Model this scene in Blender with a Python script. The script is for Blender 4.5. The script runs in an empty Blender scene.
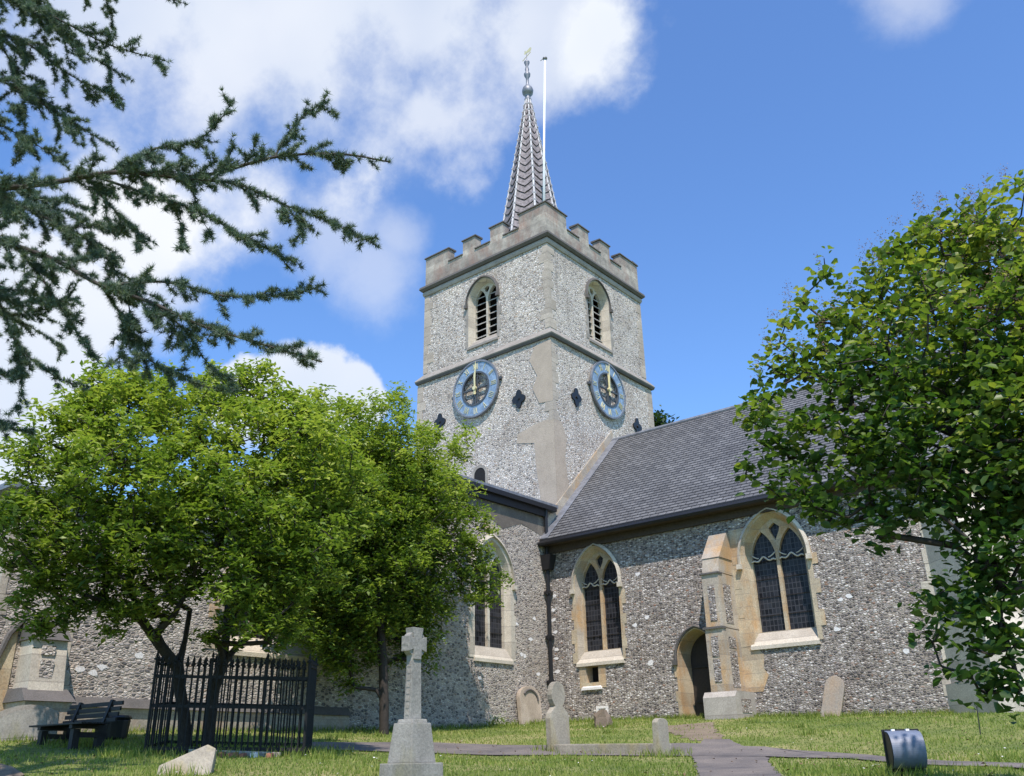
import bpy, bmesh, math, random
import numpy as np
from mathutils import Vector, Matrix
from mathutils.geometry import tessellate_polygon
rng = np.random.default_rng(7); random.seed(7)
C = bpy.context.scene.collection
S = bpy.context.scene
PI = math.pi
# ------------------------------------------------------------------ camera
F = 897.376; PITCH, ROLL, YAW = (math.radians(a) for a in (22.72476, -1.135, 50.57709))
def cam_matrix():
    cp, sp = math.cos(PITCH), math.sin(PITCH)
    fwd = np.array([0, cp, sp]); right = np.array([1., 0, 0]); down = -np.cross(right, fwd)
    M = np.stack([right, down, fwd]); cr, sr = math.cos(ROLL), math.sin(ROLL)
    M = np.array([[cr, -sr, 0], [sr, cr, 0], [0, 0, 1]]) @ M
    s, c = math.sin(YAW), math.cos(YAW)
    return M @ np.array([[s, c, 0], [-c, s, 0], [0, 0, 1]])
M = cam_matrix()
cam = bpy.data.objects.new('camera', bpy.data.cameras.new('camera')); C.objects.link(cam)
cam.data.sensor_width = 36; cam.data.lens = F/1024*36; cam.data.clip_end = 3000; cam.data.clip_start = .05
cam.matrix_world = Matrix([[M[0][i], -M[1][i], -M[2][i], 0] for i in range(3)] + [[0, 0, 0, 1]])
S.camera = cam
# ------------------------------------------------------------------ world and sun
SUN_AZ, SUN_EL = math.radians(137), math.radians(59)
def N(nt, t, **k):
    n = nt.nodes.new(t)
    for a, v in k.items():
        if a.startswith('i_'):
            key = a[2:]; key = int(key) if key.isdigit() else key.replace('_', ' ')
            n.inputs[key].default_value = v
        else: setattr(n, a, v)
    return n
def ramp(nt, stops, interp='LINEAR'):
    n = nt.nodes.new('ShaderNodeValToRGB'); e = n.color_ramp.elements; n.color_ramp.interpolation = interp
    while len(e) < len(stops): e.new(.5)
    for q, (p, c) in zip(e, stops):
        q.position = p; q.color = (c, c, c, 1) if isinstance(c, (int, float)) else (*c, 1)
    return n
w = bpy.data.worlds.new('World'); S.world = w; w.use_nodes = True
nt = w.node_tree; nt.nodes.clear(); L = nt.links.new
out = N(nt, 'ShaderNodeOutputWorld'); bg = N(nt, 'ShaderNodeBackground'); bg.inputs[1].default_value = .128
sky = N(nt, 'ShaderNodeTexSky', sky_type='NISHITA', sun_disc=False, sun_elevation=SUN_EL, sun_rotation=SUN_AZ, air_density=1.0, dust_density=.3, ozone_density=1.3)
tc = N(nt, 'ShaderNodeTexCoord')
def ray(px, py): return M.T @ np.array([(px-512)/F, (py-388)/F, 1.])
n1 = N(nt, 'ShaderNodeTexNoise', i_Scale=7., i_Detail=12., i_Roughness=.6); L(tc.outputs['Generated'], n1.inputs['Vector'])
n2 = N(nt, 'ShaderNodeTexNoise', i_Scale=2.2, i_Detail=5., i_Roughness=.5); L(tc.outputs['Generated'], n2.inputs['Vector'])
def cloudset(blobs, noise, amp, lo, hi):
    last = None
    for px, py, rr in blobs:
        d = ray(px, py); d = d/np.linalg.norm(d)
        v = N(nt, 'ShaderNodeVectorMath', operation='DISTANCE'); L(tc.outputs['Generated'], v.inputs[0]); v.inputs[1].default_value = tuple(d)
        m = N(nt, 'ShaderNodeMath', operation='MULTIPLY_ADD'); L(v.outputs['Value'], m.inputs[0]); m.inputs[1].default_value = -F/rr/1.15; m.inputs[2].default_value = 1.0
        if last is None: last = m
        else:
            x = N(nt, 'ShaderNodeMath', operation='SMOOTH_MAX'); L(last.outputs[0], x.inputs[0]); L(m.outputs[0], x.inputs[1]); x.inputs[2].default_value = .15; last = x
    c = N(nt, 'ShaderNodeMath', operation='MAXIMUM'); L(last.outputs[0], c.inputs[0]); c.inputs[1].default_value = -1.5
    a = N(nt, 'ShaderNodeMath', operation='MULTIPLY_ADD'); L(noise.outputs['Fac'], a.inputs[0]); a.inputs[1].default_value = amp; L(c.outputs[0], a.inputs[2])
    r = N(nt, 'ShaderNodeMapRange', interpolation_type='SMOOTHSTEP'); L(a.outputs[0], r.inputs[0]); r.inputs[1].default_value = lo; r.inputs[2].default_value = hi
    return r.outputs[0]
soft = cloudset([(150, 10, 150), (300, 0, 170), (430, 40, 130), (530, 40, 80), (560, 0, 75), (200, 70, 110), (140, 215, 50), (60, 300, 120), (425, 110, 50)], n1, 2.3, 1.15, 1.85)
wisp = cloudset([(370, 262, 55), (335, 235, 60), (395, 235, 35), (915, -12, 42), (140, 215, 60), (600, 40, 40), (250, 200, 50)], n1, 2.2, 1.0, 1.95)
puff = cloudset([(300, 392, 62), (345, 402, 42), (250, 400, 60), (20, 320, 95), (-30, 400, 120), (30, 420, 80), (10, 480, 60), (-60, 280, 100)], n1, 1.3, .80, .98)
fill = cloudset([(330, 10, 180), (480, 20, 120), (200, 10, 150)], n2, 1.2, .7, 1.6)
mx = N(nt, 'ShaderNodeMath', operation='MAXIMUM')
sc_ = N(nt, 'ShaderNodeMath', operation='MULTIPLY'); L(soft, sc_.inputs[0]); sc_.inputs[1].default_value = .68
fc_ = N(nt, 'ShaderNodeMath', operation='MULTIPLY_ADD'); L(fill, fc_.inputs[0]); fc_.inputs[1].default_value = .2; L(sc_.outputs[0], fc_.inputs[2])
pc_ = N(nt, 'ShaderNodeMath', operation='MULTIPLY'); L(puff, pc_.inputs[0]); pc_.inputs[1].default_value = .93
wc_ = N(nt, 'ShaderNodeMath', operation='MULTIPLY_ADD', use_clamp=True); L(wisp, wc_.inputs[0]); wc_.inputs[1].default_value = .42; L(fc_.outputs[0], wc_.inputs[2]); L(wc_.outputs[0], mx.inputs[0]); L(pc_.outputs[0], mx.inputs[1])
shade = ramp(nt, [(.3, (4.6, 5.3, 6.4)), (.62, (6.6, 6.8, 7.2))]); L(n2.outputs['Fac'], shade.inputs[0])
mix = N(nt, 'ShaderNodeMix', data_type='RGBA'); L(mx.outputs[0], mix.inputs['Factor']); L(shade.outputs[0], mix.inputs[7])
hs = N(nt, 'ShaderNodeHueSaturation', i_Saturation=1.0, i_Value=1.0); hs.inputs['Hue'].default_value = .515; L(sky.outputs[0], hs.inputs['Color'])
skm = N(nt, 'ShaderNodeMix', data_type='RGBA', blend_type='MULTIPLY'); skm.inputs['Factor'].default_value = 1; L(hs.outputs[0], skm.inputs[6]); skm.inputs[7].default_value = (1.0, 1.50, 1.78, 1)
L(skm.outputs[2], mix.inputs[6]); L(mix.outputs[2], bg.inputs[0]); L(bg.outputs[0], out.inputs[0])
sun = bpy.data.objects.new('sun', bpy.data.lights.new('sun', 'SUN')); C.objects.link(sun)
sun.data.energy = 5.0; sun.data.angle = math.radians(.5); sun.data.color = (1, .895, .83)
sd = Vector((math.sin(SUN_AZ)*math.cos(SUN_EL), math.cos(SUN_AZ)*math.cos(SUN_EL), math.sin(SUN_EL)))
sun.rotation_euler = sd.to_track_quat('Z', 'Y').to_euler()
S.view_settings.view_transform = 'Standard'; S.view_settings.look = 'None'; S.view_settings.exposure = .2; S.view_settings.gamma = 1
S.render.engine = 'CYCLES'; S.cycles.max_bounces = 6; S.cycles.transparent_max_bounces = 6
# ------------------------------------------------------------------ materials
def mat(name):
    m = bpy.data.materials.new(name); m.use_nodes = True; nt = m.node_tree
    return m, nt, nt.nodes['Principled BSDF'], nt.links.new
def mixc(nt, fac, a, b, mode='MIX'):
    n = N(nt, 'ShaderNodeMix', data_type='RGBA', blend_type=mode)
    for s, v in ((0, fac), (6, a), (7, b)):
        if hasattr(v, 'is_output'): nt.links.new(v, n.inputs[s])
        else: n.inputs[s].default_value = v if s == 0 else (*v, 1)
    return n.outputs[2]
def coords(nt, scale=(1, 1, 1), distort=0, dscale=3):
    t = N(nt, 'ShaderNodeTexCoord'); mp = N(nt, 'ShaderNodeMapping'); mp.inputs['Scale'].default_value = scale
    nt.links.new(t.outputs['Object'], mp.inputs['Vector'])
    if not distort: return mp.outputs[0]
    n = N(nt, 'ShaderNodeTexNoise', i_Scale=dscale, i_Detail=2.); nt.links.new(mp.outputs[0], n.inputs['Vector'])
    a = N(nt, 'ShaderNodeVectorMath', operation='MULTIPLY_ADD'); nt.links.new(n.outputs['Color'], a.inputs[0]); a.inputs[1].default_value = (distort,)*3; nt.links.new(mp.outputs[0], a.inputs[2])
    return a.outputs[0]
def noise(nt, vec, s, det=4., rough=.6):
    n = N(nt, 'ShaderNodeTexNoise', i_Scale=s, i_Detail=det, i_Roughness=rough); nt.links.new(vec, n.inputs['Vector']); return n.outputs['Fac']
def bump(nt, bs, h, st=.5, dist=.02):
    b = N(nt, 'ShaderNodeBump', i_Strength=st, i_Distance=dist); nt.links.new(h, b.inputs['Height']); nt.links.new(b.outputs[0], bs.inputs['Normal'])
def flint(name, scale, zs, stops, mortar, mw, patch, pcol=(.62, .6, .56), rowd=.0):
    m, nt, bs, L = mat(name); bs.inputs['Roughness'].default_value = .75
    v = coords(nt, (scale, scale, scale*zs), .35, 2.5)
    vo = N(nt, 'ShaderNodeTexVoronoi', i_Scale=1.); L(v, vo.inputs['Vector']); vo.inputs['Randomness'].default_value = .9
    ve = N(nt, 'ShaderNodeTexVoronoi', feature='DISTANCE_TO_EDGE', i_Scale=1.); L(v, ve.inputs['Vector']); ve.inputs['Randomness'].default_value = .9
    sp = N(nt, 'ShaderNodeSeparateColor'); L(vo.outputs['Color'], sp.inputs[0])
    c = ramp(nt, stops); L(sp.outputs[0], c.inputs[0])
    raw = coords(nt)
    # grain within a stone, and patchy change of stone mix over the wall
    g = noise(nt, raw, 60, 3); gr = ramp(nt, [(.3, .75), (.7, 1.3)]); L(g, gr.inputs[0])
    col = mixc(nt, 1.0, c.outputs[0], gr.outputs[0], 'MULTIPLY')
    mk = ramp(nt, [(mw*.5, 1.), (mw*1.3, 0.)]); L(ve.outputs['Distance'], mk.inputs[0])
    big = noise(nt, raw, .9, 5, .65); br = ramp(nt, [(.3, (.80, .77, .74)), (.5, (1, 1, 1)), (.72, (1.16, 1.15, 1.12))]); L(big, br.inputs[0])
    col = mixc(nt, mk.outputs[0], col, mortar)
    col = mixc(nt, 1.0, col, br.outputs[0], 'MULTIPLY')
    p = noise(nt, coords(nt, (1, 1, 1.5)), 2.3, 3, .55); pr = ramp(nt, [(patch, 0.), (patch+.05, .75)]); L(p, pr.inputs[0])
    col = mixc(nt, pr.outputs[0], col, pcol)
    # dirt streaks
    s = noise(nt, coords(nt, (3, 3, .25)), 1.2, 4, .7); sr = ramp(nt, [(.55, 0.), (.8, .5)]); L(s, sr.inputs[0])
    col = mixc(nt, sr.outputs[0], col, (.16, .14, .12))
    L(col, bs.inputs['Base Color'])
    h = N(nt, 'ShaderNodeMath', operation='MINIMUM'); L(ve.outputs['Distance'], h.inputs[0]); h.inputs[1].default_value = .25
    bump(nt, bs, h.outputs[0], 1., .09)
    return m
FL_T = flint('flint_tower', 15.5, 1.25, [(0, (.12, .112, .108)), (.18, (.22, .205, .195)), (.26, (.46, .43, .395)), (.6, (.62, .585, .535)), (.85, (.82, .78, .72)), (.95, (.36, .27, .20))], (.52, .47, .395), .15, .72)
FL_N = flint('flint_nave', 13.5, 1.9, [(0, (.05, .048, .05)), (.28, (.11, .10, .10)), (.42, (.22, .20, .19)), (.60, (.37, .34, .32)), (.80, (.54, .51, .47)), (.92, (.74, .71, .66)), (.98, (.26, .15, .10))], (.35, .31, .26), .13, .74)
FL_W = flint('flint_wing', 12, 1.8, [(0, (.08, .078, .078)), (.22, (.19, .175, .165)), (.4, (.36, .33, .30)), (.7, (.54, .50, .45)), (.9, (.72, .69, .62)), (.98, (.28, .19, .14))], (.44, .39, .325), .14, .70)
def stone(name, base, dark, ochre=None, of=.5, rough=.85, blocks=True, dirt=.5, bz=.32):
    m, nt, bs, L = mat(name); bs.inputs['Roughness'].default_value = rough
    raw = coords(nt)
    n = noise(nt, raw, 2.3, 6, .7); r = ramp(nt, [(.35, 0.), (.7, dirt)]); L(n, r.inputs[0])
    col = mixc(nt, r.outputs[0], base, dark)
    if ochre:
        o = noise(nt, coords(nt, (1, 1, .45)), 2.1, 5, .65); r2 = ramp(nt, [(of-.08, 0.), (of+.12, .9)]); L(o, r2.inputs[0])
        col = mixc(nt, r2.outputs[0], col, ochre)
    g = noise(nt, raw, 38, 4, .7); gr = ramp(nt, [(.3, .72), (.7, 1.22)]); L(g, gr.inputs[0])
    col = mixc(nt, 1.0, col, gr.outputs[0], 'MULTIPLY')
    if blocks:
        sx = N(nt, 'ShaderNodeSeparateXYZ'); L(raw, sx.inputs[0])
        w1 = N(nt, 'ShaderNodeMath', operation='DIVIDE'); L(sx.outputs[2], w1.inputs[0]); w1.inputs[1].default_value = bz
        fl = N(nt, 'ShaderNodeMath', operation='FLOOR'); L(w1.outputs[0], fl.inputs[0])
        wn = N(nt, 'ShaderNodeTexWhiteNoise', noise_dimensions='1D'); L(fl.outputs[0], wn.inputs['W'])
        wr = ramp(nt, [(0, (.82, .80, .78)), (1, (1.12, 1.10, 1.06))]); L(wn.outputs['Value'], wr.inputs[0])
        col = mixc(nt, 1.0, col, wr.outputs[0], 'MULTIPLY')
        fr = N(nt, 'ShaderNodeMath', operation='FRACT'); L(w1.outputs[0], fr.inputs[0])
        jr = ramp(nt, [(0, .75), (.035, 0.), (.97, 0.), (1, .6)]); L(fr.outputs[0], jr.inputs[0])
        col = mixc(nt, jr.outputs[0], col, (.22, .19, .16))
    L(col, bs.inputs['Base Color']); bump(nt, bs, g, .5, .012)
    return m
LIME = stone('limestone', (.46, .41, .33), (.22, .19, .155), (.46, .29, .13), .55)
LIME_P = stone('pale_limestone', (.58, .54, .45), (.34, .30, .24), None, dirt=.6, bz=.4)
OCHRE = stone('ochre_stone', (.52, .45, .32), (.24, .20, .15), (.46, .29, .14), .53, bz=.3)
GREYST = stone('grey_stone', (.36, .335, .295), (.17, .155, .135), None, dirt=.7, bz=.3)
QUOIN = stone('quoin_stone', (.48, .43, .36), (.27, .235, .19), (.36, .31, .24), .6, bz=.33)
RENDER = stone('tan_render', (.45, .375, .29), (.31, .255, .195), None, dirt=.6, blocks=False)
WHITE = stone('white_stone', (.78, .76, .72), (.6, .57, .52), None, dirt=.3, blocks=False)
GRAVE = stone('lichened_gravestone', (.38, .34, .26), (.17, .15, .115), (.36, .30, .15), .58, blocks=False, dirt=.8)
CROSS = stone('cross_granite', (.33, .315, .275), (.13, .125, .11), (.25, .235, .14), .6, blocks=False, dirt=.75)
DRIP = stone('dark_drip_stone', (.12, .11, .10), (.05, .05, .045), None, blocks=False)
def plain(name, col, rough=.6, metal=0., var=.25, sc=20):
    m, nt, bs, L = mat(name); bs.inputs['Roughness'].default_value = rough; bs.inputs['Metallic'].default_value = metal
    n = noise(nt, coords(nt), sc, 4, .6); r = ramp(nt, [(.3, 1-var), (.7, 1+var)]); L(n, r.inputs[0])
    L(mixc(nt, 1., col, r.outputs[0], 'MULTIPLY'), bs.inputs['Base Color']); bump(nt, bs, n, .15, .005)
    return m
IRON = plain('black_iron', (.012, .012, .013), .45)
IRONR = plain('painted_railing_iron', (.004, .004, .004), .75)
LEAD = plain('grey_lead', (.20, .21, .23), .5, .3, .3, 6)
VOID = plain('dark_interior', (.006, .006, .007), .9)
DOORW = plain('dark_oak_door', (.03, .022, .016), .7)
GOLD = plain('gilding', (.80, .70, .38), .45, .3, .1)
BLUE = plain('blue_dial_paint', (.20, .29, .40), .6, 0, .35, 9)
TRAC = plain('dark_dial_iron', (.06, .07, .08), .6)
POLEW = plain('white_pole_paint', (.85, .85, .86), .4, 0, .05)
LOUV = plain('weathered_louvre', (.34, .32, .28), .8, 0, .3)
BENCHM = plain('black_stained_timber', (.014, .012, .011), .65, 0, .4, 30)
PLAST = plain('black_plastic', (.012, .013, .015), .4)
BRICKM = plain('broken_red_brick', (.30, .13, .08), .9, 0, .4)
SPIREM = plain('brown_shingle', (.17, .15, .15), .7, 0, .6, 10)
SPIREE = plain('pale_lead_roll', (.46, .45, .45), .55, 0, .3, 9)
FLOODM = plain('blue_grey_floodlight_shell', (.15, .18, .235), .5, 0, .12)
def slate(name, ax, s, cols, bw=.28, bh=.17):
    m, nt, bs, L = mat(name); bs.inputs['Roughness'].default_value = .55
    raw = coords(nt); sx = N(nt, 'ShaderNodeSeparateXYZ'); L(raw, sx.inputs[0])
    mu = N(nt, 'ShaderNodeMath', operation='MULTIPLY'); L(sx.outputs[1-ax], mu.inputs[0]); mu.inputs[1].default_value = s
    cb = N(nt, 'ShaderNodeCombineXYZ'); L(sx.outputs[ax], cb.inputs[0]); L(mu.outputs[0], cb.inputs[1])
    b = N(nt, 'ShaderNodeTexBrick', i_Scale=1.); L(cb.outputs[0], b.inputs['Vector'])
    b.inputs['Brick Width'].default_value = bw; b.inputs['Row Height'].default_value = bh; b.inputs['Mortar Size'].default_value = .011; b.inputs['Mortar Smooth'].default_value = .3
    b.inputs['Color1'].default_value = (*cols[0], 1); b.inputs['Color2'].default_value = (*cols[1], 1); b.inputs['Mortar'].default_value = (.018, .018, .02, 1)
    n = noise(nt, raw, .8, 6, .7); r = ramp(nt, [(.3, .75), (.55, 1.), (.75, 1.4)]); L(n, r.inputs[0])
    n3 = noise(nt, coords(nt, (1, 1, 1)), 9, 3, .6); r3 = ramp(nt, [(.3, .8), (.7, 1.25)]); L(n3, r3.inputs[0])
    col = mixc(nt, 1., mixc(nt, 1., b.outputs['Color'], r.outputs[0], 'MULTIPLY'), r3.outputs[0], 'MULTIPLY')
    L(col, bs.inputs['Base Color'])
    # each course steps down to the next
    dv = N(nt, 'ShaderNodeMath', operation='DIVIDE'); L(mu.outputs[0], dv.inputs[0]); dv.inputs[1].default_value = bh
    fr = N(nt, 'ShaderNodeMath', operation='FRACT'); L(dv.outputs[0], fr.inputs[0])
    ms = N(nt, 'ShaderNodeMath', operation='MULTIPLY_ADD'); L(b.outputs['Fac'], ms.inputs[0]); ms.inputs[1].default_value = -.5
    iv = N(nt, 'ShaderNodeMath', operation='SUBTRACT'); iv.inputs[0].default_value = 1.; L(fr.outputs[0], iv.inputs[1]); L(iv.outputs[0], ms.inputs[2])
    bump(nt, bs, ms.outputs[0], .7, .03)
    return m
SLATE = slate('slate_roof', 0, 1.4, ((.10, .101, .10), (.155, .156, .152)), .24, .1438)
def glassm():
    m, nt, bs, L = mat('leaded_glass'); bs.inputs['Roughness'].default_value = .4; bs.inputs['Specular IOR Level'].default_value = .3
    raw = coords(nt); sx = N(nt, 'ShaderNodeSeparateXYZ'); L(raw, sx.inputs[0])
    ad = N(nt, 'ShaderNodeMath', operation='ADD'); L(sx.outputs[0], ad.inputs[0]); L(sx.outputs[1], ad.inputs[1])
    cb = N(nt, 'ShaderNodeCombineXYZ'); L(ad.outputs[0], cb.inputs[0]); L(sx.outputs[2], cb.inputs[1])
    b = N(nt, 'ShaderNodeTexBrick', i_Scale=1.); L(cb.outputs[0], b.inputs['Vector']); b.offset = 0
    b.inputs['Brick Width'].default_value = .095; b.inputs['Row Height'].default_value = .13; b.inputs['Mortar Size'].default_value = .009
    b.inputs['Color1'].default_value = (.006, .006, .008, 1); b.inputs['Color2'].default_value = (.03, .032, .038, 1); b.inputs['Mortar'].default_value = (.055, .055, .06, 1)
    L(b.outputs['Color'], bs.inputs['Base Color'])
    n = noise(nt, raw, 9, 2); bump(nt, bs, n, .25, .02)
    return m
GLASS = glassm()
def leafm(name, c1, c2, c3, tr=.45, rough=.45, sc=1.4, under=None):
    m = bpy.data.materials.new(name); m.use_nodes = True; nt = m.node_tree; nt.nodes.clear(); L = nt.links.new
    o = N(nt, 'ShaderNodeOutputMaterial'); pb = N(nt, 'ShaderNodeBsdfPrincipled', i_Roughness=rough); tb = N(nt, 'ShaderNodeBsdfTranslucent')
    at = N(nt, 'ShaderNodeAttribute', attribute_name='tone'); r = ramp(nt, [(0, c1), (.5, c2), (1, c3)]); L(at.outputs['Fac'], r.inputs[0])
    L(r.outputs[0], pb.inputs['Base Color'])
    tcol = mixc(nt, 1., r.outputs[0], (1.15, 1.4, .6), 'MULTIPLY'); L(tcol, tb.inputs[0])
    mx = N(nt, 'ShaderNodeMixShader'); mx.inputs[0].default_value = tr; L(pb.outputs[0], mx.inputs[1]); L(tb.outputs[0], mx.inputs[2]); L(mx.outputs[0], o.inputs[0])
    return m
LEAF1 = leafm('bright_leaf', (.065, .115, .022), (.21, .285, .048), (.42, .45, .10), .36)
LEAF2 = leafm('smoke_bush_leaf', (.04, .090, .02), (.15, .215, .038), (.40, .39, .075), .40)
NEEDLE = leafm('cedar_needle', (.04, .075, .055), (.11, .165, .115), (.25, .30, .16), .12, .6)
DLEAF = leafm('dark_leaf', (.02, .04, .012), (.035, .07, .02), (.06, .10, .03), .3)
PLUME = leafm('pink_plume', (.14, .08, .08), (.24, .14, .13), (.32, .22, .18), .3, .9)
GRASSM = leafm('grass_blade', (.10, .15, .022), (.20, .27, .04), (.40, .38, .12), .35, .7)
BARK = plain('dark_bark', (.035, .028, .022), .9, 0, .4, 25)
BARKC = plain('cedar_bark', (.055, .045, .038), .9, 0, .4, 30)
def groundm():
    m, nt, bs, L = mat('lawn'); bs.inputs['Roughness'].default_value = .95
    raw = coords(nt)
    a = noise(nt, raw, .55, 6, .7); r = ramp(nt, [(.3, (.10, .145, .025)), (.48, (.18, .215, .04)), (.64, (.34, .31, .12))]); L(a, r.inputs[0])
    b = noise(nt, raw, 26, 5, .75); rb = ramp(nt, [(.3, .5), (.5, 1.), (.72, 1.6)]); L(b, rb.inputs[0])
    col = mixc(nt, 1., r.outputs[0], rb.outputs[0], 'MULTIPLY')
    d = noise(nt, raw, 1.7, 5, .7); rd = ramp(nt, [(.6, 0.), (.74, .7)]); L(d, rd.inputs[0])
    col = mixc(nt, rd.outputs[0], col, (.36, .29, .17))
    L(col, bs.inputs['Base Color']); bump(nt, bs, b, .9, .05)
    return m
LAWN = groundm()
def tarm(name, base, light):
    m, nt, bs, L = mat(name); bs.inputs['Roughness'].default_value = .9
    raw = coords(nt); a = noise(nt, raw, 1.1, 6, .7); r = ramp(nt, [(.35, base), (.7, light)]); L(a, r.inputs[0])
    b = noise(nt, raw, 55, 4, .8); rb = ramp(nt, [(.3, .55), (.7, 1.45)]); L(b, rb.inputs[0])
    L(mixc(nt, 1., r.outputs[0], rb.outputs[0], 'MULTIPLY'), bs.inputs['Base Color']); bump(nt, bs, b, .6, .02)
    return m
TAR = tarm('worn_tarmac', (.10, .09, .085), (.21, .18, .15))
DIRT = tarm('bare_earth', (.16, .12, .08), (.26, .21, .14))
# ------------------------------------------------------------------ mesh helpers
class MB:
    def __init__(s): s.v = []; s.f = []
    def add(s, vs, fs):
        o = len(s.v); s.v += [tuple(map(float, v)) for v in vs]; s.f += [tuple(i+o for i in f) for f in fs]; return s
    def box(s, x0, x1, y0, y1, z0, z1):
        return s.add([(x, y, z) for z in (z0, z1) for y in (y0, y1) for x in (x0, x1)],
                     [(0, 2, 3, 1), (4, 5, 7, 6), (0, 1, 5, 4), (2, 6, 7, 3), (0, 4, 6, 2), (1, 3, 7, 5)])
    def hexa(s, lo, hi):      # two quads, bottom and top
        return s.add(list(lo)+list(hi), [(3, 2, 1, 0), (4, 5, 6, 7), (0, 1, 5, 4), (1, 2, 6, 5), (2, 3, 7, 6), (3, 0, 4, 7)])
    def obox(s, c, ax, hx, hy, hz):  # oriented box: centre, 3 axes, half sizes
        c = np.array(c, float); a, b, d = (np.array(q, float) for q in ax)
        return s.add([c+i*hx*a+j*hy*b+k*hz*d for k in (-1, 1) for j in (-1, 1) for i in (-1, 1)],
                     [(0, 2, 3, 1), (4, 5, 7, 6), (0, 1, 5, 4), (2, 6, 7, 3), (0, 4, 6, 2), (1, 3, 7, 5)])
    def bar(s, p, q, wd, th=None, up=(0, 0, 1)):
        p, q = np.array(p, float), np.array(q, float); d = q-p; l = np.linalg.norm(d); d = d/l
        u = np.array(up, float); sdv = np.cross(d, u)
        if np.linalg.norm(sdv) < 1e-3: sdv = np.cross(d, (1, 0, 0))
        sdv /= np.linalg.norm(sdv); u = np.cross(sdv, d)
        return s.obox((p+q)/2, (d, sdv, u), l/2, wd/2, (th or wd)/2)
    def tube(s, pts, rad, n=8, cap=True):
        pts = [np.array(p, float) for p in pts]; rad = [rad]*len(pts) if isinstance(rad, (int, float)) else rad
        vs = []; prev = None
        for i, p in enumerate(pts):
            d = pts[min(i+1, len(pts)-1)]-pts[max(i-1, 0)]; d /= (np.linalg.norm(d)+1e-9)
            a = prev-d*(prev@d) if prev is not None else np.cross(d, (0, 0, 1) if abs(d[2]) < .9 else (1, 0, 0))
            a /= np.linalg.norm(a)+1e-9; prev = a; b = np.cross(d, a)
            vs += [p+rad[i]*(math.cos(2*PI*k/n)*a+math.sin(2*PI*k/n)*b) for k in range(n)]
        fs = [(i*n+k, i*n+(k+1) % n, (i+1)*n+(k+1) % n, (i+1)*n+k) for i in range(len(pts)-1) for k in range(n)]
        if cap: fs += [tuple(range(n))[::-1], tuple((len(pts)-1)*n+k for k in range(n))]
        return s.add(vs, fs)
    def lathe(s, c, prof, n=16):
        return s.tube_z(c, prof, n)
    def tube_z(s, c, prof, n):
        vs = [(c[0]+r*math.cos(2*PI*k/n), c[1]+r*math.sin(2*PI*k/n), c[2]+z) for z, r in prof for k in range(n)]
        fs = [(i*n+k, i*n+(k+1) % n, (i+1)*n+(k+1) % n, (i+1)*n+k) for i in range(len(prof)-1) for k in range(n)]
        fs += [tuple(range(n))[::-1], tuple((len(prof)-1)*n+k for k in range(n))]
        return s.add(vs, fs)
    def poly(s, P, outer, holes, d0, d1=None, sides=True, back=True):
        """flat plate on plane map P(u, z, d) with holes; d0 front, d1 back"""
        loops = [outer]+list(holes); flat = [p for l in loops for p in l]
        tri = tessellate_polygon([[Vector((p[0], p[1], 0)) for p in l] for l in loops])
        s.add([P(u, z, d0) for u, z in flat], tri)
        if d1 is not None:
            if back: s.add([P(u, z, d1) for u, z in flat], tri)
            if sides:
                for l in loops:
                    n = len(l); s.add([P(u, z, d0) for u, z in l]+[P(u, z, d1) for u, z in l], [(i, (i+1) % n, n+(i+1) % n, n+i) for i in range(n)])
        return s
    def strip(s, P, la, da, lb, db, closed=True):
        n = len(la); s.add([P(u, z, da) for u, z in la]+[P(u, z, db) for u, z in lb], [(i, (i+1) % n, n+(i+1) % n, n+i) for i in range(n if closed else n-1)])
        return s
def obj(name, mb, m, parent=None, smooth=False, loc=None, bevel=0):
    """link one mesh; vertices are given in world space and stored relative to the parent (or to loc)"""
    me = bpy.data.meshes.new(name)
    o = bpy.data.objects.new(name, me)
    off = np.array(parent['_w'] if parent is not None and '_w' in parent else (loc or (0, 0, 0)), float)
    v = np.array(mb.v, float)-off
    me.from_pydata([tuple(x) for x in v], [], mb.f); me.materials.append(m)
    bm = bmesh.new(); bm.from_mesh(me); bmesh.ops.remove_doubles(bm, verts=bm.verts, dist=1e-5); bmesh.ops.recalc_face_normals(bm, faces=bm.faces)
    if bevel: bmesh.ops.bevel(bm, geom=[e for e in bm.edges if len(e.link_faces) == 2 and e.calc_face_angle(0) > .5], offset=bevel, segments=2, affect='EDGES', profile=.7, clamp_overlap=True)
    bm.to_mesh(me); bm.free()
    if smooth:
        for p in me.polygons: p.use_smooth = True
    C.objects.link(o); o['_w'] = tuple(off)
    if parent is not None: o.parent = parent
    else: o.location = off
    return o
def fast(name, V, Fc, m, parent=None, tone=None, k=4, loc=(0, 0, 0)):
    """numpy mesh: V (n,3), Fc (m,k)"""
    off = np.array(parent['_w'] if parent is not None else loc, float)
    me = bpy.data.meshes.new(name); V = np.asarray(V, np.float32)-off.astype(np.float32)
    me.vertices.add(len(V)); me.vertices.foreach_set('co', V.ravel())
    nf = len(Fc); me.loops.add(nf*k); me.loops.foreach_set('vertex_index', np.asarray(Fc, np.int32).ravel())
    me.polygons.add(nf); me.polygons.foreach_set('loop_start', np.arange(nf, dtype=np.int32)*k)
    if tone is not None:
        a = me.attributes.new('tone', 'FLOAT', 'FACE'); a.data.foreach_set('value', np.asarray(tone, np.float32))
    me.update(calc_edges=True); me.validate(); me.materials.append(m)
    o = bpy.data.objects.new(name, me); C.objects.link(o); o['_w'] = tuple(off)
    if parent is not None: o.parent = parent
    else: o.location = off
    return o
def tag(o, label, cat, group=None):
    o['label'] = label; o['category'] = cat
    if group: o['group'] = group
    return o
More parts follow.
